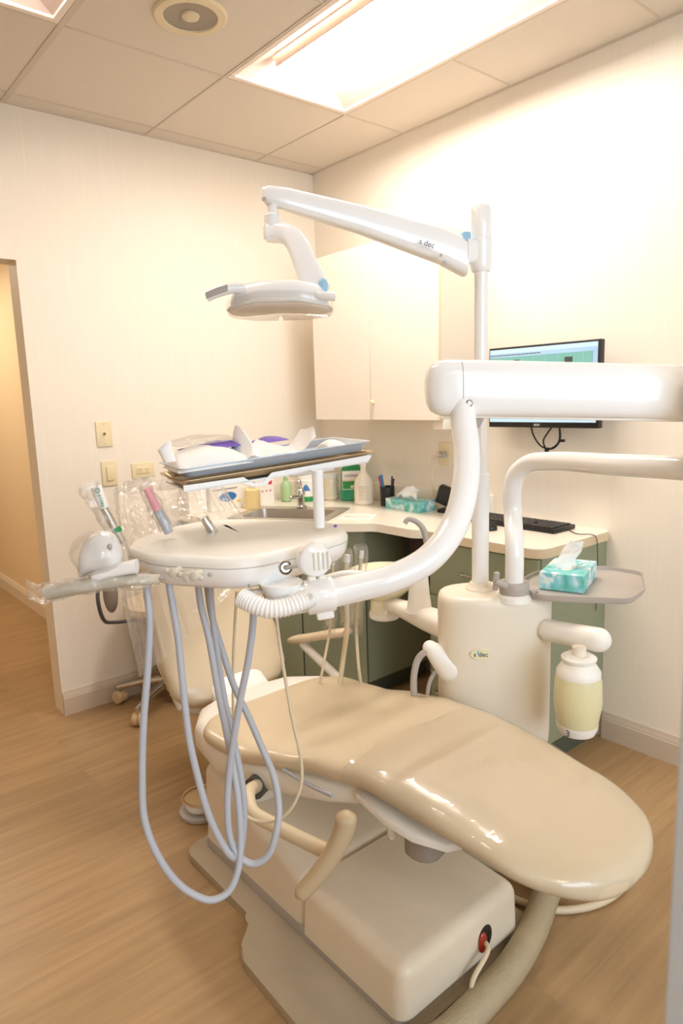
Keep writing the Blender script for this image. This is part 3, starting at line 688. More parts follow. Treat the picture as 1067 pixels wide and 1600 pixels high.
bm = B(); cyl(bm, hb+V((0, 0, .06)), hb+V((0, 0, .14)), .03, .026, bev=.004); cyl(bm, hb+V((0, 0, .14)), hb+V((0, 0, .46)), .022); cyl(bm, hb+V((.0, -.0, .03)), hb+V((0, 0, .07)), .014); obj('gas_column', bm, M['caster'], t)
bm = B(); lathe(bm, [(.1, 0), (.18, .005), (.195, .025), (.19, .05), (.16, .062), (.02, .06)], hb+V((0, 0, .46)), N=40); obj('seat', bm, M['uphol_d'], t)
bm = B(); tube(bm, [hb+V((-.1, -.02, .45)), hb+V((-.3, -.12, .5)), hb+V((-.38, -.22, .56)), hb+V((-.4, -.24, .66)), hb+V((-.38, -.22, .72))], .008, N=10); obj('back_support', bm, M['dgrey'], t)
bm = B(); ell(bm, hb+V((-.345, -.235, .66)), (.03, .03, .08)); obj('back_pad', bm, M['grey2'], t)

# ------------------------------------------------------------------ dental chair
ch = thing('dental_chair', 'tan reclining dental chair with a long contoured seat', 'dental chair', (-1.4, -1.7, 0))
# base plate
bm = B()
pl = [(-1.66, -1.70), (-1.755, -1.78), (-1.765, -2.24), (-1.10, -2.245), (-1.10, -1.30), (-1.66, -1.30)]
prism(bm, roundpoly(pl, [.04, .045, .05, .06, .05, .05]), 0, .03, .008, seg=3); obj('base_plate', bm, M['plate'], ch)
bm = B(); prism(bm, roundpoly([(-1.60, -1.33), (-1.60, -2.21), (-1.18, -2.21), (-1.18, -1.33)], .03), .03, .065, .004); obj('lower_skirt', bm, M['grey'], ch)
# front cover
def cover(y0, y1, zf, zr, x0, x1, bev, hole=False):
    bm = B(); t_ = bmesh.new(); bmesh.ops.create_cube(t_, size=1)
    for v in t_.verts:
        v.co = V((lerp(x0, x1, v.co.x+.5), lerp(y1, y0, v.co.y+.5), v.co.z))
    for v in t_.verts:
        rear = abs(v.co.y-y0) < 1e-5; top = v.co.z > 0
        v.co.z = (zr if rear else zf) if top else .055
        if top: v.co.x = lerp(v.co.x, (x0+x1)/2, .04)
    es = [e for e in t_.edges if not all(v.co.z < .06 for v in e.verts)]
    es = [e for e in es if not all(abs(v.co.y-y0) < 1e-4 for v in e.verts)]
    bmesh.ops.bevel(t_, geom=es, offset=bev, segments=6, profile=.5, affect='EDGES'); merge(bm, t_); return bm
bm = cover(-1.87, -2.225, .185, .200, -1.605, -1.165, .035); fcv = obj('front_cover', bm, M['cover'], ch)
bm = cover(-1.36, -1.862, .198, .32, -1.60, -1.17, .035); obj('rear_cover', bm, M['cover'], ch)
bm = B(); ell(bm, (-1.315, -2.221, .105), (.03, .010, .038)); port = obj('cable_port', bm, M['black'], ch)
bm = B(); ell(bm, (-1.328, -2.228, .102), (.015, .008, .028)); obj('indicator_lens', bm, M['glass_red'], port)
bm = B(); box(bm, (-1.603, -2.0, .06), (-1.598, -1.985, .085), .002); obj('latch', bm, M['chrome'], ch)
# lift link from base to seat frame
bm = B(); F0 = [V((-1.385, -1.45, .2)), V((-1.385, -1.5, .32)), V((-1.385, -1.56, .4))]
rings(bm, [sring(p, (1, 0, 0), (0, 1, .2), a, b, 5, 32) for p, a, b in zip(F0, (.19, .18, .17), (.11, .1, .12))]); obj('lift_arm', bm, M['plastic'], ch)

bm = B(); tube(bm, [(-1.625, -1.840, 0.514), (-1.620, -1.931, 0.514), (-1.620, -2.028, 0.527)], .005, N=10); obj('frame_tube', bm, M['hose'], ch)
# seat cushion: contoured loft along the chair
SEAT = [  # y, centre x, half width, top z, thickness
 (-1.36, -1.36, .275, .505, .10), (-1.50, -1.36, .285, .515, .105), (-1.64, -1.36, .285, .530, .105), (-1.80, -1.36, .270, .572, .105), (-1.95, -1.358, .248, .606, .10),
 (-2.10, -1.352, .230, .617, .095), (-2.25, -1.345, .222, .602, .09), (-2.40, -1.335, .210, .575, .08), (-2.52, -1.325, .197, .548, .075), (-2.66, -1.32, .185, .515, .07)]
def seat_section(y, grow=0.0, N=56, low=True):
    cx, w, z, th = interp(sorted(SEAT), y)
    y0, y1 = -1.36, -2.60
    s = (y1-y)/(y1-y0)   # 1 at head, 0 at toe
    def endf(d, R, p=2.2):
        return 1 if d > R else max(.0, 1-((R-d)/R)**p)**(1/p)
    w *= endf(y0-y+.0005, .12, 2.6)*endf(y-y1+.0005, .17, 2.2); tf = endf(y0-y+.0005, .05)*endf(y-y1+.0005, .05)
    t2 = th/2*tf+grow; w = max(w, .004)+grow; zc_ = z-th/2; out = []
    for i in range(N):
        a = 2*pi*i/N; ca, sa = math.cos(a), math.sin(a)
        x = w*math.copysign(abs(ca)**(2/3.4), ca); dz = t2*math.copysign(abs(sa)**(2/2.3), sa)
        u = abs(x)/w
        dish = (.022 if y > -2.15 else .008)*(1-u**2.5)*(1 if sa > 0 else 0)
        out.append(V((cx+x, y, zc_+dz-dish*tf)))
    return out
ysn = [-1.36-i*.004 for i in range(12)]+[-1.408-i*.02 for i in range(1, 56)]+[-2.5-i*.008 for i in range(14)]
ysn = sorted(set(round(max(-2.60, y), 4) for y in ysn), reverse=True)
bm = B(); rings(bm, [seat_section(y) for y in ysn]); seat = obj('seat', bm, M['uphol'], ch, ang=60)
# seam line
# under-frame: white shell below the cushion
bm = B(); FR = [(-1.20, .015, .40, .02), (-1.22, .12, .405, .04), (-1.27, .2, .41, .055), (-1.36, .262, .415, .065), (-1.50, .278, .405, .065), (-1.65, .272, .425, .06), (-1.80, .255, .455, .05), (-1.95, .225, .485, .045), (-2.05, .19, .505, .035)]
rings(bm, [sring((-1.36, y, z), (1, 0, 0), (0, 0, 1), a, b, 4, 40) for y, a, z, b in FR]); fr = obj('seat_frame', bm, M['plastic'], ch)
bm = B(); cyl(bm, (-1.642, -1.72, .415), (-1.60, -1.70, .415), .03, N=24); obj('socket', bm, M['dgrey'], fr)
bm = B(); TF = [(-1.98, .12, .52, .018), (-2.05, .2, .515, .02), (-2.15, .205, .5, .02), (-2.22, .19, .488, .018), (-2.28, .15, .476, .016), (-2.31, .08, .472, .01)]
rings(bm, [sring((-1.37, y, z), (1, 0, 0), (0, 0, 1), a, b, 4, 32) for y, a, z, b in TF]); tf_ = obj('toe_frame', bm, M['plastic'], ch)
bm = B(); capsule(bm, (-1.500, -2.096, 0.451), V((-1.500, -2.096, 0.451))+V((0, 0, -.045)), .011, N=14); obj('bracket_tab', bm, M['plastic'], tf_)
gb = V((-1.460, -2.181, 0.435))
bm = B(); prism(bm, roundpoly([(-.065, -.04), (.065, -.04), (.065, .04), (-.065, .04)], .03), -.03, .024, .005, M4=rotz(gb, .2)); obj('adjuster_box', bm, M['grey2'], tf_)
# toe sheet
bm = B(); ys2 = [y for y in ysn if y < -2.0]
rs = []
for y in ys2:
    r = seat_section(y, .0025); keep = []
    for i, p in enumerate(r): keep.append(p+noise.noise_vector(p*9)*.003+V((0, 0, .0015)))
    rs.append(keep)
# irregular front hem
rings(bm, rs, cap=False)
for v in bm.verts:
    if v.co.y > -2.02: v.co.y += .05*noise.noise(V((v.co.x*6, 0, 0)))-.10*abs(v.co.x+1.35)
bmesh.ops.delete(bm, geom=[f for f in bm.faces if f.calc_center_median().z < interp(sorted(SEAT), f.calc_center_median().y)[2]-.085], context='FACES')
tag(obj('toe_sheet', bm, M['toefilm'], ang=70), 'clear plastic sheet wrapped over the foot end of the dental chair', 'plastic sheet')

# backrest
bd = V((0, .50, .866)).normalized(); bn = V((0, -.866, .50))     # up the back, out of its front face
b0 = V((-1.355, -1.18, .385))
BR = [(0, .03, .02), (.015, .12, .035), (.04, .19, .045), (.09, .228, .05), (.2, .238, .052), (.35, .228, .05), (.45, .21, .048), (.54, .175, .045), (.60, .14, .04), (.635, .09, .03), (.645, .04, .015)]
bm = B(); SB = []
for u in [i*.0108 for i in range(61)]:
    a, b = interp(BR, u); SB.append(sring(b0+bd*u, (1, 0, 0), bn, a, b, 3, 48))
rings(bm, SB); back = obj('backrest', bm, M['uphol'], ch, ang=60)
bm = B(); BS = [(.0, .13, .02), (.04, .2, .03), (.2, .225, .03), (.42, .2, .03), (.58, .12, .02)]
rings(bm, [sring(b0+bd*u-bn*.045, (1, 0, 0), bn, a, b, 4, 40) for u, a, b in BS]); obj('backrest_shell', bm, M['plastic'], ch)
bm = B(); P = [V((-1.36, -1.42, .36)), V((-1.36, -1.28, .37)), V((-1.36, -1.22, .42)), b0+bd*.25-bn*.07]
rings(bm, [sring(p, (1, 0, 0), f[2], a, .035, 3.5, 28) for p, f, a in zip(P, frames(P), (.15, .13, .11, .09))]); obj('back_hinge', bm, M['plastic'], ch)
# right-hand armrest with strut
bm = B(); P = crom([(-1.050, -1.070, 0.502), (-1.040, -1.174, 0.535), (-1.030, -1.298, 0.579), (-1.020, -1.384, 0.605)], 6); F = frames(P); n = len(P)
rings(bm, [sring(p, V((0, 0, 1)), V((1, -.0, 0)), .017*math.sin(pi*min(1, (i+.6)/3)*.5)*(1 if i < n-3 else math.cos((i-n+3)/3*1.3)), .036*math.sin(pi*min(1, (i+.6)/3)*.5)*(1 if i < n-3 else math.cos((i-n+3)/3*1.3)), 2.6, 24) for i, p in enumerate(P)])
ar = obj('armrest', bm, M['uphol_d'], ch)
bm = B(); cyl(bm, (-1.050, -1.157, 0.510), (-1.060, -1.482, 0.404), .016); obj('armrest_strut', bm, M['plastic'], ar)
# left-hand armrest swung down in front
bm = B(); P0 = V((-1.62, -1.71, .415))
tube(bm, [P0, (-1.718, -1.819, 0.474), (-1.734, -1.862, 0.459), (-1.722, -1.938, 0.455), (-1.708, -2.042, 0.461), (-1.695, -2.105, 0.462)], .0165, N=18); at_ = obj('armrest_tube', bm, M['hose_w'], ch)
bm = B(); P = crom([(-1.679, -2.147, 0.575), (-1.685, -2.148, 0.543), (-1.706, -2.141, 0.498), (-1.738, -2.125, 0.450), (-1.767, -2.108, 0.414), (-1.783, -2.098, 0.399)], 5); n = len(P)
F = frames(P); W_ = []
for i, (p, f) in enumerate(zip(P, F)):
    s = i/(n-1); ww = .024*(1-.35*s)*max(.12, min(1, math.sin(pi*min(.5, (s+.012)*4))))*max(.1, min(1, ((1-s)*10)**.5)); ww = max(ww, .004)
    side = f[0].cross(V((.633, .756, -.166))).normalized(); nrm = f[0].cross(side).normalized()
    W_.append(sring(p, side, nrm, ww, ww*1.05, 2.4, 24))
rings(bm, W_); obj('armrest', bm, mat('brown_tan_armrest', (190, 168, 136), .42), ch)

# foot control disc
fp = V((-1.50, -1.13, 0)); t = thing('foot_control', 'round grey foot control disc on the floor behind the chair base', 'foot control', fp)
bm = B(); lathe(bm, [(.07, 0), (.078, .004), (.078, .016), (.068, .02), (.062, .02), (.03, .026)], fp, N=40); obj('base_disc', bm, M['grey'], t)
bm = B(); lathe(bm, [(.03, .022), (.055, .026), (.058, .036), (.05, .05), (.01, .056)], fp, N=40); obj('cap', bm, M['plastic'], t)
bm = B(); lathe(bm, [(.066, .058), (.07, .062), (.066, .066), (.06, .064), (.06, .06)], fp, N=40); obj('guard_ring', bm, M['bronze'], t)

# head-end plastic cover
def hem(x): return .30+.30*(x+1.6)/.48
bm = B(); rr = []
for u in [i*.0075 for i in range(121)]:
    ring = []
    N = 150
    for i in range(N):
        th = 2*pi*i/N; ca, sa = math.cos(th), math.sin(th)
        x = .275*math.copysign(abs(ca)**.7, ca); yb = .068*math.copysign(abs(sa)**.8, sa)
        h0 = .18+.32*max(0, (x+.275)/.55)
        uu_ = h0+(.86-h0)*(u/.9)
        taper = 1-.25*max(0, (uu_-.45)/.4)
        p = b0+bd*uu_+V((1, 0, 0))*x*taper+bn*yb
        q0 = V((i*.17, u*4, 0)); q0 = V((math.cos(2*pi*i/150)*2, math.sin(2*pi*i/150)*2, u*2)); w1 = noise.noise(q0)*.012+(.5-abs(noise.noise(V((math.cos(2*pi*i/150)*9, math.sin(2*pi*i/150)*9, u*1.6)))))*.022+(.5-abs(noise.noise(V((p.x*60+p.z*40, p.z*30, 2)))))*.006
        flare = .05*(1-u/.9)**2
        p += V((ca*(w1+flare*.5), 0, 0))+bn*(w1+flare*.4)*sa
        ring.append(p)
    rr.append(ring)
top = [b0+bd*.885+(p-(b0+bd*.86))*.35 for p in rr[-1]]
rr.append(top); rings(bm, rr, cap=False); bm.faces.new([bm.verts.new(p) for p in top])
tag(obj('headrest_cover', bm, M['film'], ang=25), 'crinkled clear plastic bag pulled over the chair backrest', 'plastic cover')

# ------------------------------------------------------------------ umbilical and floor cords
bm = B(); tube(bm, [(-1.06, -1.93, .04), (-0.895, -2.156, 0.050), (-1.019, -2.203, 0.045), (-1.150, -2.250, 0.042), (-1.281, -2.281, 0.042), (-1.402, -2.292, 0.042), (-1.523, -2.296, 0.042), (-1.652, -2.293, 0.042), (-1.95, -2.50, .042)], .036, 26, 20, rib=.022)
tag(obj('umbilical_hose', bm, M['umb']), 'thick ribbed beige hose curving along the floor around the chair base', 'hose')
bm = B(); tube(bm, [(-1.18, -1.70, .02), (-1.026, -1.828, 0.012), (-1.060, -1.985, 0.012), (-1.059, -2.121, 0.012), (-1.018, -2.219, 0.012), (-0.940, -2.280, 0.012), (-0.852, -2.307, 0.012), (-0.767, -2.302, 0.012), (-0.714, -2.247, 0.012), (-0.692, -2.102, 0.012)], .0105, 10, 12)
tag(obj('floor_hose', bm, M['hose_w']), 'slim grey hose looping over the floor beyond the thick hose', 'hose')
bm = B(); tube(bm, [(-1.32, -2.215, .10), (-1.335, -2.25, .105), (-1.419, -2.268, 0.070), (-1.437, -2.298, 0.050), (-1.478, -2.317, 0.030), (-1.525, -2.333, 0.012)], .006, 8, 10)
tag(obj('base_cable', bm, M['hose_w']), 'thin cream cord coming out of the chair base opening', 'cord')

# ------------------------------------------------------------------ support column
R_ = V((.763, -.646, 0)).normalized(); N_ = V((-.646, -.763, 0)).normalized()
cc = V((-.945, -1.965, 0)); ztop = .862
sp = thing('support_column', 'cream oval column beside the chair carrying the cuspidor', 'dental unit', (cc.x, cc.y, 0))
bm = B(); cs = []
for z, k in ((.38, .6), (.384, .8), (.395, .93), (.41, .985), (.43, 1), (ztop-.03, 1), (ztop-.018, .985), (ztop-.007, .94), (ztop-.001, .86), (ztop, .75)):
    cs.append(sring(cc+V((0, 0, z)), R_, N_, .162-(1-k)*.10, .10-(1-k)*.08, 2.7, 56))
rings(bm, cs); obj('body', bm, M['column'], sp)
bm = B(); cyl(bm, (cc.x, cc.y+.03, .0), (cc.x, cc.y+.03, .4), .05); box(bm, (-1.15, cc.y-.03, .2), (cc.x, cc.y+.09, .27), .02); obj('mount_arm', bm, M['plate'], sp)
# badge
bc = cc+N_*.1005+R_*(-.058)+V((0, 0, .705))
bcn = (N_-R_*.12).normalized(); bcx = V((-bcn.y, bcn.x, 0)); 
if bcx.dot(R_) < 0: bcx = -bcx
bm = B(); prism(bm, [(.028*math.cos(q*pi/16), .0165*math.sin(q*pi/16)) for q in range(32)], -.004, .002, M4=basis(bc, bcx, (0, 0, 1))); bd_ = obj('badge', bm, M['oval'], sp)
text('badge_text', 'a dec', .0195, bc+bcn*.0024, bcx, (0, 0, 1), M['navy'], bd_, .0004)
bm = B(); ell(bm, bc+bcn*.003-bcx*.0065+V((0, 0, .006)), (.0025, .0025, .0055)); obj('leaf_mark', bm, M['lblue'], bd_)
# collars on top
lp = V((-.985, -1.945, 0)); tp = V((-.915, -2.005, 0))
lp = V((-0.962, -1.929, 0.865)); tp = V((-0.959, -2.045, 0.865)); lp.z = 0; tp.z = 0
bm = B(); lathe(bm, [(.045, -.01), (.043, .004), (.034, .012), (.03, .02)], lp+V((0, 0, ztop)), N=32); obj('collar', bm, M['column'], sp)
bm = B(); lathe(bm, [(.05, -.01), (.048, .004), (.04, .010), (.036, .016)], tp+V((0, 0, ztop)), N=32); obj('collar', bm, M['plastic'], sp)
# cuspidor
bc_ = V((-1.166, -1.758, 0.928)); rimz = .80
bcx_ = V((-0.835, -1.428, 0.800)); bw = V((bcx_.x, bcx_.y, 0))-R_*.03
cus = B(); lathe(cus, [(.055, .655), (.052, .662), (.05, .70), (.07, .715), (.112, .755), (.127, .795), (.129, .806), (.122, .808), (.118, .795), (.08, .745), (.03, .725), (.005, .72)], bw, N=48); cb = obj('cuspidor_bowl', cus, M['bowl'], sp)
bm = B(); lathe(bm, [(.052, .628), (.056, .632), (.056, .648), (.052, .655)], bw, N=40); obj('bowl_base', bm, M['plastic'], cb)
bm = B(); a0 = bw+V((0, 0, .69)); a1 = cc-R_*.08+V((0, 0, .73)); P = [a0+(a1-a0)*s for s in (.1, .3, .6, 1)]
rings(bm, [sring(p, (0, 0, 1), (a1-a0).cross(V((0, 0, 1))).normalized(), h, w_, 2.6, 28) for p, h, w_ in zip(P, (.022, .028, .036, .04), (.03, .036, .045, .05))]); obj('bowl_arm', bm, M['plastic'], sp)
hp = V((-0.942, -1.664, 0.750)); hp.z = 0
bm = B(); rings(bm, [sring(hp+V((0, 0, z)), R_, N_, a, b, 3, 28) for z, a, b in ((.73, .046, .04), (.738, .04, .034), (.80, .033, .028), (.855, .029, .025), (.86, .024, .02))]); ps = obj('spout_post', bm, M['plastic'], sp)
hq = hp+V((0, 0, .86)); bm = B(); ell(bm, hp-R_*.02+V((0, 0, .868)), (.045, .04, .012)); obj('cup_rest', bm, M['plastic'], ps)
bm = B(); tube(bm, [(-1.132, -1.882, 0.977), (-1.130, -1.875, 1.016), (-1.132, -1.865, 1.055), (-1.144, -1.850, 1.078), (-1.161, -1.834, 1.086), (-1.170, -1.828, 1.074)], [.010, .009, .009, .008, .008, .007, .007], N=14); obj('cup_filler', bm, M['grey'], ps)
# junction boot with hoses at the left of the column
bm = B(); capsule(bm, (-1.105, -1.860, 0.699), (-1.065, -1.905, 0.646), .022, .05); obj('hose_boot', bm, M['plastic'], sp)
bm = B(); tube(bm, [(-1.112, -1.867, 0.699), (-1.131, -1.843, 0.675), (-1.141, -1.831, 0.631), (-1.145, -1.831, 0.558), (-1.144, -1.850, 0.474)], .010, N=12); obj('drain_hose', bm, M['grey'], sp)
bm = B(); tube(bm, [(-1.072, -1.911, 0.650), (-1.096, -1.881, 0.634), (-1.109, -1.864, 0.603), (-1.116, -1.857, 0.547), (-1.120, -1.870, 0.473)], .006, N=12); obj('drain_hose', bm, M['grey'], sp)
# bottle arm
bm = B(); capsule(bm, (-0.900, -2.122, 0.766), (-0.906, -2.273, 0.779), .031, .0325, 32); ba = obj('bottle_arm', bm, M['plastic'], sp)

# water bottle
wb = V((-0.966, -2.253, 0.640)); z_bot = (-0.980, -2.265, 0.532)[2]; z_base = (-0.977, -2.262, 0.560)[2]; z_sh = (-0.959, -2.248, 0.694)[2]; z_cap = (-0.954, -2.244, 0.731)[2]; z_top = (-0.950, -2.240, 0.761)[2]
t = thing('water_bottle', 'yellowish water bottle with white cap hanging from the column arm', 'bottle', (wb.x, wb.y, z_bot)); c = V((wb.x, wb.y, 0))
bm = B(); lathe(bm, [(.052, z_base), (.0595, (z_base*2+z_sh)/3), (.0615, (z_base+z_sh)/2), (.059, z_sh-.01), (.054, z_sh+.006)], c, N=40); obj('body', bm, M['bottle'], t)
bm = B(); lathe(bm, [(.03, z_bot), (.046, z_bot+.004), (.052, z_bot+.018), (.0535, z_base+.002)], c, N=40); bb = obj('base_cup', bm, M['plastic'], t)
bm = B(); lathe(bm, [(.056, z_sh), (.0565, z_sh+.012), (.048, z_sh+.025), (.04, z_cap), (.044, z_cap+.004), (.045, z_cap+.012), (.036, z_cap+.018), (.03, z_cap+.018)], c, N=40); cp = obj('cap', bm, M['plastic'], t)
bm = B(); cyl(bm, c+V((0, 0, z_cap+.01)), c+V((0, 0, z_top+.01)), .018, N=20); obj('adapter', bm, M['column'], cp)
fd = V((-2.504+.0, -3.147, 0))-c; fd.z = 0; fd.normalize(); fside = V((-fd.y, fd.x, 0))
if fside.dot(R_) < 0: fside = -fside
text('digit', '3', .026, c+(fd-fside*.45).normalized()*.0535+V((0, 0, z_bot+.017)), (fside+fd*.45).normalized(), (0, 0, 1), M['text'], bb, .0006)

# tray with clamp on the tray post
zt_ = .868
tr = thing('side_tray', 'grey tray clamped to the arm post above the column', 'tray', (tp.x, tp.y, zt_))
O = [(-0.750, -1.971, 0.872), (-0.884, -1.998, 0.872), (-0.957, -2.116, 0.872), (-0.818, -2.311, 0.872), (-0.689, -2.290, 0.872), (-0.533, -2.204, 0.872), (-0.538, -2.096, 0.872), (-0.651, -1.985, 0.872)]
pts = roundpoly([(p[0], p[1]) for p in O], [.02, .02, .03, .03, .03, .03, .02, .02], 5)
cxm = sum(p[0] for p in pts)/len(pts); cym = sum(p[1] for p in pts)/len(pts)
sh = lambda k, z: [V((cxm+(p[0]-cxm)*k, cym+(p[1]-cym)*k, z)) for p in pts]
bm = B(); rings(bm, [sh(.9, zt_-.008), sh(.98, zt_-.006), sh(1, zt_), sh(1.005, zt_+.012), sh(.985, zt_+.012), sh(.975, zt_+.001), sh(.95, zt_-.001), sh(.5, zt_-.001)]); obj('tray_plate', bm, M['grey'], tr)
bm = B(); lathe(bm, [(.026, .868), (.04, .87), (.042, .885), (.042, .90), (.04, .905), (.026, .905)], tp, N=32); box(bm, (tp.x-.0, tp.y-.04, .868), (tp.x+.06, tp.y+.02, .878), .003); obj('clamp', bm, M['grey'], tr)
kn = V((-1.012, -2.023, 0.912)); bm = B(); cyl(bm, tp+V((-.02, -.02, .885)), kn, .010); box(bm, (-.008, -.03, -.006), (.008, .03, .006), .004, 2, basis(kn, (0.76, -.65, 0), (-.25, -.25, 1))); obj('clamp_knob', bm, M['grey'], tr)
tb = V((-0.741, -2.077, 0.868)); t2 = V((-0.900, -2.076, 0.868)); t3 = V((-0.826, -2.181, 0.868)); t4 = V((-0.630, -2.111, 0.868))
ang = math.atan2((t4-t3).y, (t4-t3).x); L_ = .195; W2 = (t3-t2).length*.96
cen = t3+(t4-t3).normalized()*(L_/2)+V((-(t4-t3).y, (t4-t3).x, 0)).normalized()*(W2/2)
cen.z = zt_; t, X, Y = tissue_box(tuple(cen), ang, L_, W2, .05, 'teal marbled tissue box standing on the grey side tray', .075, 2.2, .5)

# ------------------------------------------------------------------ dental light
li = thing('dental_light', 'white overhead dental light on a post and long tapering arm', 'lamp', (lp.x, lp.y, ztop))
bm = B(); cyl(bm, lp+V((0, 0, ztop)), lp+V((0, 0, 1.20)), .0245, N=32); cyl(bm, lp+V((0, 0, 1.20)), lp+V((0, 0, 1.77)), .0185, N=32); obj('pole', bm, M['white'], li)
hb0 = V((-0.961, -1.921, 1.753)).z; hb1 = V((-0.958, -1.918, 1.837)).z; hb2 = V((-0.954, -1.915, 1.929)).z
bm = B(); lathe(bm, [(.012, hb0-.005), (.024, hb0), (.0285, hb0+.012), (.0285, hb1-.002), (.027, hb1-.001), (.027, hb1+.001), (.0275, hb1+.002), (.0275, hb2-.018), (.022, hb2-.006), (.012, hb2)], lp, N=36); hub = obj('hub', bm, M['white'], li)
a1 = V((lp.x, lp.y, V((-0.980, -1.907, 1.804)).z)); a0 = V((-1.490, -1.693, 1.917))
ad = (a0-a1); ah = V((ad.x, ad.y, 0)).normalized(); sd = V((-ah.y, ah.x, 0))
Pm = [a1+ah*.02, a1+ah*.05, V((-1.003, -1.904, 1.790)), V((-1.057, -1.873, 1.818)), V((-1.267, -1.776, 1.878)), V((-1.440, -1.710, 1.913)), V((-1.490, -1.693, 1.920)), V((-1.502, -1.687, 1.924))]
hh2 = [.03, .036, .05, .047, .034, .026, .0225, .014]; ww2 = [.022, .026, .03, .03, .026, .022, .019, .012]
bm = B(); rings(bm, [sring(p, V((0, 0, 1)), sd, h, w_, 3.2, 32) for p, h, w_ in zip(crom(Pm, 1), hh2, ww2)]); arm = obj('arm', bm, M['white'], li)
bm = B(); box(bm, (-.012, -.022, -.03), (.012, .022, .03), .006, 2, basis(V((-1.007, -1.907, 1.822)), ah, sd)); obj('joint_cover', bm, M['lblue'], li)
campos = V((-2.504, -3.147, 1.426)); fs = sd if sd.dot(campos-a0) > 0 else -sd
def on_arm(p, off):
    p = V(p); return p-fs*((p-a0).dot(fs)-off)
lX = (V((-1.057, -1.873, 1.818))-V((-1.138, -1.833, 1.842))).normalized()
text('logo_text', 'a dec', .021, on_arm((-1.122, -1.866, 1.814), .0315), lX, (0, 0, 1), M['text'], arm, .0005)
for q, r_ in ((on_arm((-1.082, -1.896, 1.766), .029), .007), (on_arm((-1.088, -1.887, 1.786), .031), .004), (on_arm((-1.509, -1.706, 1.907), .018), .005)):
    bm = B(); lathe(bm, [(r_, 0), (r_, .002), (r_*.5, .003)], q, fs, 16); obj('screw', bm, M['grey'], arm)
# drop and yoke
bm = B(); cyl(bm, (-1.482, -1.700, 1.906), (-1.483, -1.702, 1.876), .012); lathe(bm, [(.02, 0), (.02, .028), (.016, .032)], V((-1.484, -1.701, 1.845)), (0, 0, 1), 24); obj('swivel', bm, M['white'], li)
bm = B(); P = crom([(-1.503, -1.688, 1.833), (-1.484, -1.704, 1.832), (-1.464, -1.736, 1.824), (-1.456, -1.762, 1.795), (-1.454, -1.787, 1.749), (-1.449, -1.806, 1.708), (-1.445, -1.824, 1.674)], 4); F = frames(P); n = len(P)
rs = []
for i, (p, f) in enumerate(zip(P, F)):
    s = i/(n-1); side = f[0].cross(V((.633, .756, -.166))).normalized(); nrm = f[0].cross(side).normalized()
    w_ = lerp(.020, .034, s)*(.6 if i == 0 else 1)*(.75 if i == n-1 else 1); rs.append(sring(p, side, nrm, w_, .02*(.6 if i in (0, n-1) else 1), 3.2, 24))
rings(bm, rs); yk = obj('yoke', bm, M['white'], li)
bm = B(); Fy = F[-6]; ell(bm, V((-1.447, -1.844, 1.691)), (.012, .012, .018)); obj('switch_patch', bm, M['lblue'], yk)
# lamp head: shallow rounded shell facing down
hc = V((-1.512, -1.756, 1.666)); hX = V((.763, -.646, 0.0)).normalized(); hY = V((.646, .763, 0)).normalized()
tilt = Matrix.Rotation(math.radians(-4), 3, hX); 
def HS(u, v, z): return hc+hX*u+hY*v+V((0, 0, z))
def hsh(k, z, bow=.0): return [HS(a*k, b*k, z-bow*(a/.12)**2) for a, b in roundpoly([(-.122, -.05), (-.06, -.075), (.06, -.075), (.125, -.045), (.125, .045), (.06, .075), (-.06, .075), (-.122, .05)], .02, 4)]
bm = B(); rings(bm, [hsh(.93, -.004, .016), hsh(.95, .004, .014), hsh(.92, .014, .010), hsh(.84, .030, .008), hsh(.72, .037, .006), hsh(.4, .039, .004), hsh(.05, .039, .0)]); hd = obj('lamp_head', bm, M['white'], li)
bm = B(); rings(bm, [hsh(.93, -.002, .016), hsh(1.0, -.005, .016), hsh(1.02, -.010, .016), hsh(1.0, -.014, .014)]); obj('lens_rim', bm, M['plastic'], hd)
bm = B(); rings(bm, [hsh(.97, -.012, .014), hsh(.95, -.017, .013), hsh(.8, -.024, .01), hsh(.4, -.029, .004), hsh(.05, -.030, 0)]); obj('lens', bm, M['lens'], hd)
bm = B(); tube(bm, [HS(.09, -.05, .0), HS(.12, -.055, -.004), HS(.135, -.055, -.006)], .010, N=14); obj('handle', bm, M['white'], hd)
bm = B(); tube(bm, [HS(-.08, -.05, .022), HS(-.11, -.06, .02), HS(-.14, -.065, .012), HS(-.165, -.066, .002)], [.014, .013, .0125, .012], N=16); hn = obj('handle', bm, M['white'], hd)
bm = B(); P = [HS(-.113, -.072, .020), HS(-.14, -.0765, .012), HS(-.163, -.078, .003)]; rings(bm, [sring(p, (0, 0, 1), hY, .008, .003, 3, 12) for p in P]); obj('grip_pad', bm, M['grey'], hn)
bm = B(); rr = []
for k_, z in ((.99, .012), (1.03, .0), (1.035, -.014), (.98, -.024), (.5, -.034), (.05, -.036)):
    rr.append([p+noise.noise_vector(p*30)*.004 for p in hsh(k_, z, .013)])
rings(bm, rr, cap=False); tag(obj('light_cover', bm, M['film'], ang=25), 'thin clear plastic film around the dental light head', 'plastic film')

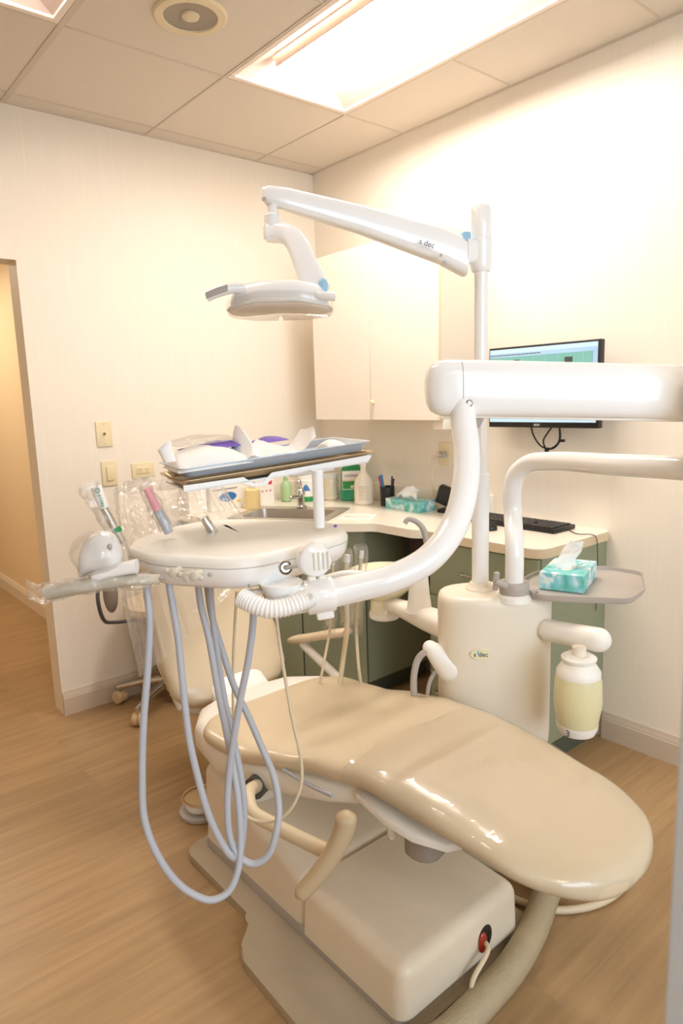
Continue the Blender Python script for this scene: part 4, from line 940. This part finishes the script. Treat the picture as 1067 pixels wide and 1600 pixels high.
# ------------------------------------------------------------------ delivery arm
el = V((-1.007, -2.553, 1.352)); 
da = thing('jointed_support', 'thick white jointed arm carrying the instrument console', 'support arm', (tp.x, tp.y, ztop))
bm = B(); z1 = V((-0.898, -1.998, 1.163)).z
tube(bm, [tp+V((0, 0, ztop+.01)), tp+V((0, 0, 1.0)), (-0.910, -2.003, 1.091), (-0.913, -2.002, 1.146), (-0.910, -2.012, 1.198), (-0.909, -2.053, 1.231), (-0.924, -2.130, 1.243), (-1.013, -2.357, 1.254), (-1.068, -2.535, 1.261), (-1.088, -2.596, 1.263)], .0255, 10, 28); obj('post', bm, M['white'], da)
bm = B(); eb = V((-1.079, -2.593, 1.255)); cyl(bm, (eb.x, eb.y, 1.26), (eb.x, eb.y, 1.55), .05, N=36, bev=.01); obj('elbow', bm, M['white'], da)
Bl = V((-1.416, -2.204, 1.439)); Br = V((-0.981, -2.548, 1.411)); ax = (Br-Bl).normalized(); ay = V((0, 0, 1)); az = ax.cross(ay).normalized()
bm = B(); BH = .0585
rings(bm, [sring(Bl+ax*s, ay, az, BH*k, .042*k2, 3.0, 40) for s, k, k2 in ((-.047, .35, .3), (-.044, .6, .55), (-.036, .82, .75), (-.024, .93, .9), (-.008, .985, .97), (.02, 1, 1), (.1, 1, 1), (.3, .99, 1), (.56, .97, 1))]); bmm = obj('beam', bm, M['white'], da)
bm = B(); rings(bm, [sring(Bl+ax*s, ay, az, BH*1.006, .0425, 3.0, 40) for s in (.022, .0235)], cap=False); obj('seam', bm, M['grey'], bmm)
nz_ = az if az.dot(campos-Bl) > 0 else -az
bm = B(); q = Bl+ax*.034+nz_*.040+V((0, 0, -.03)); lathe(bm, [(.0075, 0), (.0075, .004), (.005, .006), (.0045, .003), (.002, .003)], q, nz_, 20); obj('bolt', bm, M['chrome'], bmm)
bm = B(); box(bm, (.045, -BH-.001, -.02), (.56, -BH+.006, .02), .003, 2, Matrix.Translation(Bl) @ Matrix((ax, ay, az)).transposed().to_4x4()); obj('underside_strip', bm, M['plastic'], bmm)
TP = [(-1.405, -2.232, 1.414), (-1.417, -2.245, 1.370), (-1.435, -2.268, 1.320), (-1.470, -2.293, 1.248), (-1.522, -2.306, 1.174), (-1.589, -2.301, 1.123), (-1.660, -2.274, 1.095), (-1.718, -2.241, 1.083), (-1.770, -2.212, 1.075), (-1.816, -2.175, 1.067)]
bm = B(); tube(bm, TP, .0262, 10, 28); obj('curved_tube', bm, M['white'], da)
bm = B(); P = [V((-1.370, -2.253, 1.391)), V((-1.369, -2.234, 1.361))]; cyl(bm, P[0], P[1], .012); obj('hose_stub', bm, M['grey'], da)
# clamp collar on the tube end
bm = B(); pa, pb = V((-1.752, -2.221, 1.077)), V((-1.795, -2.192, 1.071)); cyl(bm, pa, pb, .032, .032, 32, .003); box(bm, (-.012, -.012, -.044), (.02, .02, -.02), .004, 2, basis((pa+pb)/2, (pa-pb).normalized(), (0.6, 0.7, 0))); cyl(bm, pb, V((-1.809, -2.180, 1.069)), .022, .02); cl_ = obj('clamp', bm, M['white'], da)
bm = B(); q = V((-1.811, -2.222, 1.082)); cyl(bm, q, q+(campos-q).normalized()*.006, .006); obj('screw', bm, M['chrome'], cl_)

# ------------------------------------------------------------------ delivery head
du = thing('delivery_unit', 'white rounded instrument console hanging over the chair', 'dental console', V((-1.697, -1.880, 1.080)))
zs = 1.135
ol = [(-1.994, -1.878, 1.135), (-1.994, -1.999, 1.135), (-1.900, -2.155, 1.135), (-1.771, -2.149, 1.135), (-1.616, -2.110, 1.135), (-1.562, -2.030, 1.135), (-1.570, -1.954, 1.135), (-1.680, -1.776, 1.135), (-1.781, -1.729, 1.135), (-1.955, -1.819, 1.135)]
orr = [.012, .04, .06, .06, .04, .03, .05, .07, .06, .012]
pts = roundpoly([(p[0], p[1]) for p in ol], orr, 6); cxm = sum(p[0] for p in pts)/len(pts); cym = sum(p[1] for p in pts)/len(pts)
sh2 = lambda k, z: [V((cxm+(p[0]-cxm)*k, cym+(p[1]-cym)*k, z)) for p in pts]
bm = B(); rings(bm, [sh2(1.0, zs+.0008), sh2(1.0, zs+.008), sh2(.988, zs+.013), sh2(.965, zs+.018), sh2(.92, zs+.021), sh2(.75, zs+.023), sh2(.5, zs+.024), sh2(.2, zs+.024), sh2(.02, zs+.024)]); obj('top_cover', bm, M['plastic'], du, ang=50)
bm = B(); rings(bm, [sh2(.4, zs-.048), sh2(.8, zs-.045), sh2(.90, zs-.041), sh2(.95, zs-.034), sh2(.985, zs-.02), sh2(1.0, zs-.006), sh2(1.0, zs-.0008)]); bd2 = obj('lower_body', bm, M['white'], du, ang=50)
bm = B(); rings(bm, [sh2(.995, zs-.0012), sh2(.995, zs+.0012)]); obj('seam_gap', bm, M['grey'], du)
# mounting foot under body
bm = B(); q = V((-1.823, -2.157, 1.093)); cyl(bm, V((q.x, q.y, 1.075)), V((q.x, q.y, 1.10)), .03, .04); P = [V((-1.764, -2.205, 1.101)), V((-1.790, -2.172, 1.090)), V((-1.824, -2.139, 1.082)), V((-1.866, -2.105, 1.079))]; rings(bm, [sring(p, (0, 0, 1), (.646, .763, 0), .004, w_, 3, 20) for p, w_ in zip(P, (.012, .014, .014, .01))]); obj('mount_bracket', bm, M['white'], du)
# side knob with ribs
ray0 = (campos-V((-1.790, -2.219, 1.145))).normalized(); kx = V((.763, -.646, 0)); ky = V((0, 0, 1))
kb = V((-1.772, -2.190, 1.138)); kn_ = V((-.45, -.88, .12)).normalized()
bm = B(); lathe(bm, [(.031, -.02), (.031, .012), (.028, .02), (.02, .024), (.002, .025)], kb, kn_, 32); knb = obj('control_knob', bm, M['white'], du)
bm = B(); kxx = V((-kn_.y, kn_.x, 0)).normalized()
if kxx.dot(R_) < 0: kxx = -kxx
for i in range(4): box(bm, (-.002+.0085*i-.003, -.014, .018), (-.002+.0085*i+.001, .018, .029), .0012, 1, basis(kb, kxx, (0, 0, 1)) )
for i in range(2): box(bm, (-.015+i*.019, -.04, .004), (.0+i*.019, -.026, .02), .003, 1, basis(kb, kxx, (0, 0, 1)))
obj('knob_rib', bm, M['plastic'], knb)
# toggle on front-right face
tg = V((-1.852, -2.215, 1.142)); bm = B(); lathe(bm, [(.0125, -.01), (.0125, .002), (.010, .004), (.008, .0)], tg, kn_, 20); tgo = obj('toggle_ring', bm, M['chrome'], du)
bm = B(); capsule(bm, tg+kn_*.004, tg+kn_*.012+kxx*.018+V((0, 0, .003)), .0045, .003, 12); obj('toggle', bm, M['grey'], tgo)
# valve knobs on the front-left face
kn2 = V((-.80, -.60, 0)).normalized(); kx2 = V((.6, -.8, 0))
for (q, r) in (((-1.994, -2.090, 1.140), .007), ((-1.984, -2.119, 1.137), .007), ((-1.977, -2.131, 1.139), .007)):
    q = V(q); bm = B(); lathe(bm, [(r, -.012), (r, .004), (r*1.25, .006), (r*1.25, .014), (r*.8, .016)], q, kn2, 16)
    capsule(bm, q+kn2*.01-kx2*.012+V((0, 0, .003)), q+kn2*.01+kx2*.012-V((0, 0, .003)), .005, .0045, 10); obj('valve_knob', bm, M['knob'], du)
for q in ((-1.960, -2.145, 1.138), (-2.007, -2.056, 1.124), (-1.926, -2.216, 1.126)):
    q = V(q); bm = B(); ell(bm, q, (.004, .004, .004)); obj('screw', bm, M['grey'], du)
bm = B(); q = V((-1.627, -2.079, 1.165)); ell(bm, q, (.004, .004, .003)); obj('indicator_dot', bm, M['purple'], du)
# left handle / brake ear
e0 = V((-2.086, -1.968, 1.161)); bm = B()
P = crom([(-2.110, -1.947, 1.137), (-2.098, -1.952, 1.160), (-2.076, -1.968, 1.173), (-2.059, -1.983, 1.170), (-2.048, -1.988, 1.157)], 3); n = len(P); rs = []
for i, p in enumerate(P):
    s = i/(n-1); hgt = [.010, .018, .025, .029, .032, .034, .035, .035, .034, .032, .028, .022, .012][min(i, 12)]
    rs.append(sring(p, V((0.0, 0, 1)), V((.646, .763, 0)), hgt, hgt*.8, 2.4, 28))
rings(bm, rs); ear = obj('side_handle', bm, M['white'], du)
bm = B(); P = crom([(-2.101, -1.969, 1.128), (-2.085, -1.988, 1.134), (-2.062, -2.005, 1.142), (-2.037, -2.026, 1.147)], 3); n = len(P); rings(bm, [sring(p, V((0, 0, 1)), V((.646, .763, 0)), lerp(.010, .0125, i/(n-1)) if i else .004, .013 if i else .004, 2.6, 20) for i, p in enumerate(P)]); obj('handle_arm', bm, M['white'], ear)
bm = B(); q = V((-2.076, -2.011, 1.186)); ell(bm, q, (.004, .004, .006)); obj('screw', bm, M['grey'], ear)
# horizontal handle bar
bm = B(); tube(bm, [(-2.165, -1.928, 1.105), (-2.131, -1.955, 1.112), (-2.085, -1.985, 1.118), (-2.035, -2.020, 1.121), (-2.001, -2.036, 1.118)], [.013, .0135, .012, .0105, .009], N=18); obj('handle_bar', bm, M['knob'], du)
bm = B(); P = crom([(-2.191, -1.904, 1.112), (-2.173, -1.921, 1.106), (-2.149, -1.940, 1.109), (-2.113, -1.969, 1.116), (-2.068, -1.999, 1.120), (-2.017, -2.035, 1.118)], 6); F = frames(P); n = len(P); rs = []
for i, (p, f) in enumerate(zip(P, F)):
    s = i/(n-1); a = .018-.002*s; b = .018 if s > .12 else .003+.1*s
    rs.append([q+noise.noise_vector(q*45)*.006 for q in sring(p, V((0, 0, 1)), V((.646, .763, 0)), a, b, 2, 28)])
rings(bm, rs, cap=False); tag(obj('handle_sleeve', bm, M['film2'], ang=30), 'crinkled clear sleeve over the console handle bar', 'plastic sleeve')
# film over the side handle
bm = B(); ell(bm, V((-2.079, -1.973, 1.167)), (.052, .04, .043), Matrix.Rotation(-.7, 4, 'Z')); crumple(bm, .007, 35, 3); tag(obj('handle_film', bm, M['film'], ang=25), 'thin clear film around the white side handle of the console', 'plastic film')

# corrugated hose
bm = B(); CP = crom([(-1.898, -2.142, 1.083), (-1.890, -2.164, 1.075), (-1.873, -2.187, 1.067), (-1.846, -2.203, 1.068), (-1.818, -2.212, 1.074), (-1.799, -2.214, 1.077)], 14); F = frames(CP)
rings(bm, [sring(p, f[1], f[2], .0165*(1+(.09 if (i % 3) == 0 else -.04)), .0165*(1+(.09 if (i % 3) == 0 else -.04)), 2, 24) for i, (p, f) in enumerate(zip(CP, F))])
tag(obj('corrugated_hose', bm, M['white'], ang=20), 'short white corrugated hose under the console', 'hose')

# ------------------------------------------------------------------ instruments on the console
def pen_body(bm, a, b, r0, r1, mi=0): cyl(bm, a, b, r0, r1, 18, .001, mi)
t = thing('handpiece', 'green and white labelled handpiece in a clear sleeve at the console corner', 'handpiece', (-2.018, -1.915, 1.182))
bm = B(); pen_body(bm, (-2.014, -1.914, 1.169), (-2.040, -1.897, 1.242), .0075, .0075); obj('barrel', bm, M['steel'], t)
bm = B(); pen_body(bm, (-2.020, -1.910, 1.189), (-2.023, -1.907, 1.198), .0095, .0095); obj('green_ring', bm, M['lgreen'], t)
bm = B(); pa, pb = V((-2.038, -1.899, 1.237)), V((-2.048, -1.892, 1.279)); pen_body(bm, pa, pb, .010, .010); lab = obj('paper_label', bm, M['paper'], t)
dl = (pb-pa).normalized(); vd = (campos-pa).normalized(); sl = dl.cross(vd).normalized(); vd2 = sl.cross(dl).normalized()
if vd2.dot(campos-pa) < 0: vd2 = -vd2
text('label_mark', 'D', .013, pb-dl*.009+vd2*.0104, -dl, sl, M['lgreen'], lab, .0004)
bm = B(); marks(bm, pb-dl*.017+vd2*.0104-sl*.002, -dl, sl, 1, .022, .004, .01, 4); obj('label_text', bm, M['lgreen'], lab)
bm = B(); P = [(-2.030, -1.916, 1.192), (-2.044, -1.904, 1.224), (-2.055, -1.896, 1.256), (-2.061, -1.894, 1.283)]; F = frames([V(p) for p in P])
P = crom(P, 6); F = frames(P); rings(bm, [[q+noise.noise_vector(q*40)*.008 for q in sring(p, f[1], f[2], lerp(.013, .024, i/len(P)), lerp(.012, .016, i/len(P)), 2, 20)] for i, (p, f) in enumerate(zip(P, F))], cap=False)
tag(obj('handpiece_sleeve', bm, M['film2'], ang=25), 'loose clear sleeve around the green labelled handpiece', 'plastic sleeve')
t = thing('handpiece', 'pink-tipped grey handpiece leaning behind the console', 'handpiece', (-1.927, -1.926, 1.180))
bm = B(); pa, pb, pc_ = V((-1.912, -1.900, 1.171)), V((-1.930, -1.894, 1.219)), V((-1.947, -1.890, 1.264)); pen_body(bm, pa, pb, .0095, .009); obj('barrel', bm, M['hose'], t)
bm = B(); pen_body(bm, pb, pc_, .009, .0075); obj('pink_tip', bm, M['pink'], t)
bm = B(); P = crom([(-1.916, -1.902, 1.177), (-1.930, -1.894, 1.219), (-1.947, -1.891, 1.261), (-1.951, -1.891, 1.277)], 6); F = frames(P); rings(bm, [[q+noise.noise_vector(q*40)*.006 for q in sring(p, f[1], f[2], .014*(1 if i < 15 else .6), .014, 2, 20)] for i, (p, f) in enumerate(zip(P, F))], cap=False)
tag(obj('handpiece_sleeve', bm, M['film2'], ang=25), 'clear sleeve around the pink-tipped handpiece', 'plastic sleeve')
t = thing('handpiece', 'short metal handpiece end showing just above the console top', 'handpiece', (-1.830, -1.914, 1.180))
bm = B(); pen_body(bm, (-1.815, -1.906, 1.155), (-1.831, -1.897, 1.191), .010, .009); obj('barrel', bm, M['chrome'], t)

# hoses hanging from the console
def hose(pts, r, m, label, d=None, grp='grey hoses looping under the console'):
    bm = B(); P = []
    for p in pts: P.append(p)
    tube(bm, P, r, 10, 14); return tag(obj('instrument_hose', bm, m), label, 'hose', grp)
hose([(-2.004, -1.980, 1.120), (-2.005, -1.985, 1.091), (-2.008, -1.995, 1.038), (-2.022, -2.002, 0.951), (-2.042, -2.008, 0.847), (-2.056, -2.016, 0.754), (-2.064, -2.027, 0.678), (-2.057, -2.045, 0.619), (-2.034, -2.065, 0.557), (-2.007, -2.082, 0.520), (-1.977, -2.099, 0.500), (-1.947, -2.109, 0.506), (-1.924, -2.109, 0.535), (-1.907, -2.099, 0.582), (-1.895, -2.079, 0.661), (-1.890, -2.051, 0.749), (-1.890, -2.020, 0.859), (-1.888, -1.992, 0.963), (-1.892, -1.973, 1.039), (-1.889, -1.964, 1.089)], .0068, M['hose'], 'longest grey hose, hanging lowest under the console')
hose([(-1.963, -1.989, 1.114), (-1.964, -1.996, 1.078), (-1.964, -2.013, 1.001), (-1.969, -2.030, 0.906), (-1.973, -2.047, 0.811), (-1.968, -2.062, 0.731), (-1.960, -2.077, 0.662), (-1.944, -2.090, 0.602), (-1.928, -2.099, 0.567), (-1.903, -2.084, 0.549), (-1.884, -2.072, 0.584), (-1.872, -2.060, 0.656), (-1.870, -2.033, 0.755), (-1.871, -2.006, 0.841), (-1.870, -1.986, 0.943), (-1.866, -1.969, 1.032), (-1.861, -1.962, 1.083)], .0068, M['hose'], 'grey hose hanging second from the console side handle')
hose([(-1.847, -2.098, 1.062), (-1.853, -2.102, 1.020), (-1.864, -2.096, 0.946), (-1.880, -2.086, 0.871), (-1.894, -2.077, 0.794), (-1.907, -2.071, 0.716), (-1.917, -2.075, 0.656), (-1.921, -2.084, 0.600), (-1.914, -2.098, 0.562), (-1.893, -2.119, 0.544), (-1.871, -2.135, 0.558), (-1.853, -2.141, 0.598), (-1.837, -2.132, 0.640), (-1.826, -2.104, 0.691), (-1.826, -2.067, 0.738), (-1.829, -2.026, 0.793), (-1.839, -1.991, 0.854), (-1.846, -1.962, 0.930), (-1.850, -1.938, 0.994), (-1.849, -1.923, 1.066)], .0068, M['hose'], 'grey hose starting under the corrugated hose and looping right')
hose([(-1.790, -2.085, 1.034), (-1.793, -2.094, 0.984), (-1.789, -2.105, 0.888), (-1.783, -2.117, 0.796), (-1.775, -2.126, 0.722), (-1.776, -2.125, 0.666), (-1.791, -2.110, 0.614), (-1.809, -2.088, 0.585), (-1.826, -2.051, 0.569), (-1.845, -2.021, 0.577), (-1.845, -1.998, 0.616), (-1.827, -1.960, 0.681), (-1.802, -1.920, 0.775), (-1.777, -1.892, 0.878), (-1.754, -1.882, 1.011)], .0033, M['hose_w'], 'thin cream tube hanging from the corrugated hose', grp='cream tubing')
# assistant side hoses in sleeves
ah_ = thing('suction_holder', 'bracket behind the console arm holding sleeved suction hoses', 'holder', (-1.246, -1.669, 0.908))
bm = B(); tube(bm, [(-1.288, -1.610, 0.896), (-1.252, -1.663, 0.914), (-1.181, -1.724, 0.905)], .012, N=12); obj('bracket_bar', bm, M['plastic'], ah_)
for (r, lab) in ((.0045, 'thin beige suction hose hanging nearest the chair back'), (.0085, 'thick beige suction hose hanging in the middle'), (.0055, 'beige suction hose hanging next to the cuspidor bowl')):
    t = thing('suction_hose', lab, 'hose', (-1.243, -1.644, 0.733), 'suction hoses')
    bm = B()
    if lab.startswith('thin'): PP = [(-1.259, -1.613, 0.934), (-1.258, -1.604, 0.859), (-1.161, -1.463, 0.667), (-1.192, -1.461, 0.553), (-1.224, -1.460, 0.439)]
    elif lab.startswith('thick'): PP = [(-1.227, -1.638, 0.942), (-1.228, -1.634, 0.838), (-1.219, -1.622, 0.742), (-1.139, -1.502, 0.572), (-1.169, -1.504, 0.447)]
    else: PP = [(-1.192, -1.665, 0.952), (-1.197, -1.655, 0.856), (-1.093, -1.520, 0.665), (-1.103, -1.537, 0.549), (-1.106, -1.558, 0.444)]
    tube(bm, PP, r, N=12); obj('tubing', bm, M['hose_w'], t)
    bm = B(); cyl(bm, PP[0], V(PP[0])+V((.004, 0, .022)), r*1.3, r*1.1); obj('tip', bm, M['plastic'], t)
    bm = B(); P = crom([V(PP[0])+V((0, 0, .04)), PP[0], PP[1], PP[2]], 6); F = frames(P)
    rings(bm, [[q+noise.noise_vector(q*50)*.005 for q in sring(p, f[1], f[2], .021, .019, 2, 18)] for p, f in zip(P, F)], cap=False); obj('clear_sleeve', bm, M['film2'], t, ang=25)

# ------------------------------------------------------------------ tray above the console
TL = V((-1.910, -1.969, 1.287)); TR = V((-1.513, -2.070, 1.318)); tX = (TR-TL).normalized(); tY = V((0, 0, 1)).cross(tX).normalized()
if tY.dot(V((.6, .75, 0))) < 0: tY = -tY
tZ = tX.cross(tY).normalized()
if tZ.z < 0: tZ = -tZ
LT = (TR-TL).length; TM = Matrix((tX, tY, tZ)).transposed().to_4x4(); TM.translation = TL
WT = .20
th_ = thing('tray_holder', 'white tray holder on a short post above the console', 'tray holder', V((-1.672, -2.083, 1.172)))
bm = B(); pp = V((-1.658, -2.065, 1.165)); px_ = pp.copy()
topz = V((-1.660, -2.060, 1.283)).z
cyl(bm, pp, V((pp.x, pp.y, topz)), .0115, N=24); obj('post', bm, M['white'], th_)
# holder plate with a notched front lip
bm = B(); pr_ = [(.0, -.024), (.115, -.024), (.135, -.036), (.165, -.036), (.185, -.024), (LT-.01, -.024), (LT, -.012), (LT-.006, -.010), (.18, -.014), (.16, -.030), (.14, -.030), (.12, -.014), (.0, -.012)]
pr_ = [(x, z-.004) for x, z in pr_]
rings(bm, [[TM @ V((x, 0, z)) for x, z in pr_], [TM @ V((x, .003, z)) for x, z in pr_]]); 
box(bm, (.005, 0, -.030), (LT-.01, WT, -.026), .001, 1, TM); obj('plate', bm, M['white'], th_)
bm = B(); box(bm, (LT*.6, .06, -.045), (LT*.85, .16, -.028), .005, 2, TM); obj('mount_block', bm, M['plastic'], th_)
def pan(name, z0, hgt, m, grow, label):
    bm = B(); q = lambda k, z: [TM @ V((x, y, z)) for x, y in roundpoly([(-k, -k), (LT+k, -k), (LT+k, WT+k), (-k, WT+k)], .02, 4)]
    rings(bm, [q(grow-.012, z0), q(grow-.008, z0+.001), q(grow, z0+hgt), q(grow+.006, z0+hgt+.0015), q(grow+.006, z0+hgt+.003), q(grow-.001, z0+hgt+.002), q(grow-.010, z0+.003), q(grow-.08, z0+.003)])
    return tag(obj(name, bm, m, ang=30), label, 'tray')
pan('instrument_tray', -.022, .012, M['bronze'], .0, 'lower brass-toned metal tray of the stacked pair')
pan('instrument_tray', -.004, .017, M['pan'], -.002, 'upper steel tray holding the wrapped instruments')
# wrapped packs on the tray
t = thing('instrument_pouch', 'white paper pouch with purple contents lying on the steel tray', 'pouch', TM @ V((.1, .08, .01)))
def pack(L0, L1, y0, y1, z0, zf, seed, amp=.006, m=M['tissue']):
    bm = B(); nx, ny = 22, 10; lo = []; hi = []
    for i in range(nx+1):
        u = i/nx; a = []; b = []
        for j in range(ny+1):
            v = j/ny; e_ = (math.sin(pi*u)**.35)*(math.sin(pi*v)**.5)
            x, y = lerp(L0, L1, u), lerp(y0, y1, v); z = zf(u, v)
            nz = noise.noise(V((x*25, y*25, seed)))*amp
            a.append(TM @ V((x, y, z0))); b.append(TM @ V((x, y, z0+.001+z*e_+nz*e_)))
        lo.append(a); hi.append(b)
    rings(bm, [h+l[::-1] for h, l in zip(hi, lo)]); return bm
obj('paper_wrap', pack(-.005, .145, .0, .15, .008, lambda u, v: .045-.01*u, 2), M['tissue'], t)
bm = pack(.03, .155, .05, .15, .040, lambda u, v: .006+.008*u, 5, .003); obj('purple_sheet', bm, M['purple'], t)
bm = pack(.015, .14, .06, .2, .052, lambda u, v: .012, 8, .006); obj('clear_film', bm, M['film2'], t, ang=25)
bm = B(); P = [TM @ V((-.012, .03, .03)), TM @ V((-.018, .03, .055)), TM @ V((-.01, .03, .068))]; rings(bm, [sring(p, tX, tY, a, .01, 2, 16) for p, a in zip(P, (.012, .014, .006))]); obj('folded_corner', bm, M['tissue'], t)
t = thing('paper_napkin', 'crumpled white napkin heaped on the steel tray', 'napkin', TM @ V((.22, .08, .01)))
bm = B(); nx, ny = 30, 14; hi = []; lo = []
for i in range(nx+1):
    u = i/nx; a = []; b = []
    for j in range(ny+1):
        v = j/ny; x = lerp(.12, .285, u); y = lerp(.0, .15, v)
        pk = .06*math.exp(-((u-.17)/.07)**2)*math.exp(-((v-.5)/.35)**2)+.028*math.exp(-((u-.45)/.25)**2)*math.exp(-((v-.5)/.4)**2)+.045*max(0, (u-.72)/.28)**1.3*(.5+.5*math.sin(v*4+.5))
        z = .012+pk+noise.noise(V((x*40, y*40, 3)))*.010
        b.append(TM @ V((x+.006*math.sin(v*9), y, z))); a.append(TM @ V((x+.006*math.sin(v*9), y, z-.0015)))
    hi.append(b); lo.append(a)
rings(bm, [h+l[::-1] for h, l in zip(hi, lo)]); obj('sheet', bm, M['tissue'], t, ang=50)
bm = pack(.19, .26, .09, .15, .034, lambda u, v: .009, 4, .003); obj('purple_strip', bm, M['purple'], t)
bm = pack(.335, .385, .05, .13, .0, lambda u, v: .02, 6, .002, M['tissue']); tag(obj('cotton_pack', bm, M['tissue']), 'small flat white cotton pack at the far end of the steel tray', 'pack')

# ------------------------------------------------------------------ lights
def area(name, loc, rot, sx_, sy_, e, col):
    l = bpy.data.lights.new(name, 'AREA'); l.shape = 'RECTANGLE'; l.size = sx_; l.size_y = sy_; l.energy = e; l.color = col
    o = bpy.data.objects.new(name, l); C.objects.link(o); o.location = loc; o.rotation_euler = rot; return o
area('assumed_hall_light', (-2.0, 2.0, 2.42), (0, 0, 0), .6, 1.2, 26, (1, .9, .74))  # unseen lamp, assumed from the warm brightness of the hall
area('assumed_daylight', (-2.2, -5.7, 1.75), (math.radians(84), 0, math.radians(-4)), 2.6, 1.5, 82, (.68, .83, 1))  # cool daylight assumed behind the camera; source unseen, no window is modelled
area('added_rear_light', (-2.6, -4.3, 2.63), (0, 0, 0), .6, 1.2, 25, (1, .9, .76))  # unseen ceiling light, added behind the camera
w = bpy.data.worlds.new('world'); bpy.context.scene.world = w; w.use_nodes = True
w.node_tree.nodes['Background'].inputs[0].default_value = (.9, .95, 1, 1); w.node_tree.nodes['Background'].inputs[1].default_value = .5

# ------------------------------------------------------------------ camera
cam = bpy.data.cameras.new('camera'); co = bpy.data.objects.new('camera', cam); C.objects.link(co)
cam.sensor_fit = 'VERTICAL'; cam.sensor_height = 36; cam.lens = 1059.33/1600*36; cam.clip_start = .05
Rt = V((0.76277026, -0.64589452, -0.03165118)); Up = V((0.13090954, 0.10629597, 0.98567939)); Fw = V((0.63328053, 0.75599037, -0.16563316))
mm = Matrix((Rt, Up, -Fw)).transposed().to_4x4(); mm.translation = (-2.5042, -3.1472, 1.4262); co.matrix_world = mm
cam.dof.use_dof = True; cam.dof.focus_distance = 1.8; cam.dof.aperture_fstop = 5.0
sce = bpy.context.scene; sce.camera = co
sce.view_settings.view_transform = 'Standard'; sce.view_settings.look = 'None'; sce.view_settings.gamma = 1
sce.view_settings.use_curve_mapping = False; sce.view_settings.exposure = 0.03
sce.cycles.max_bounces = 8; sce.cycles.diffuse_bounces = 5; sce.cycles.transparent_max_bounces = 16; sce.cycles.caustics_reflective = False; sce.cycles.caustics_refractive = False
sce.cycles.sample_clamp_indirect = 6
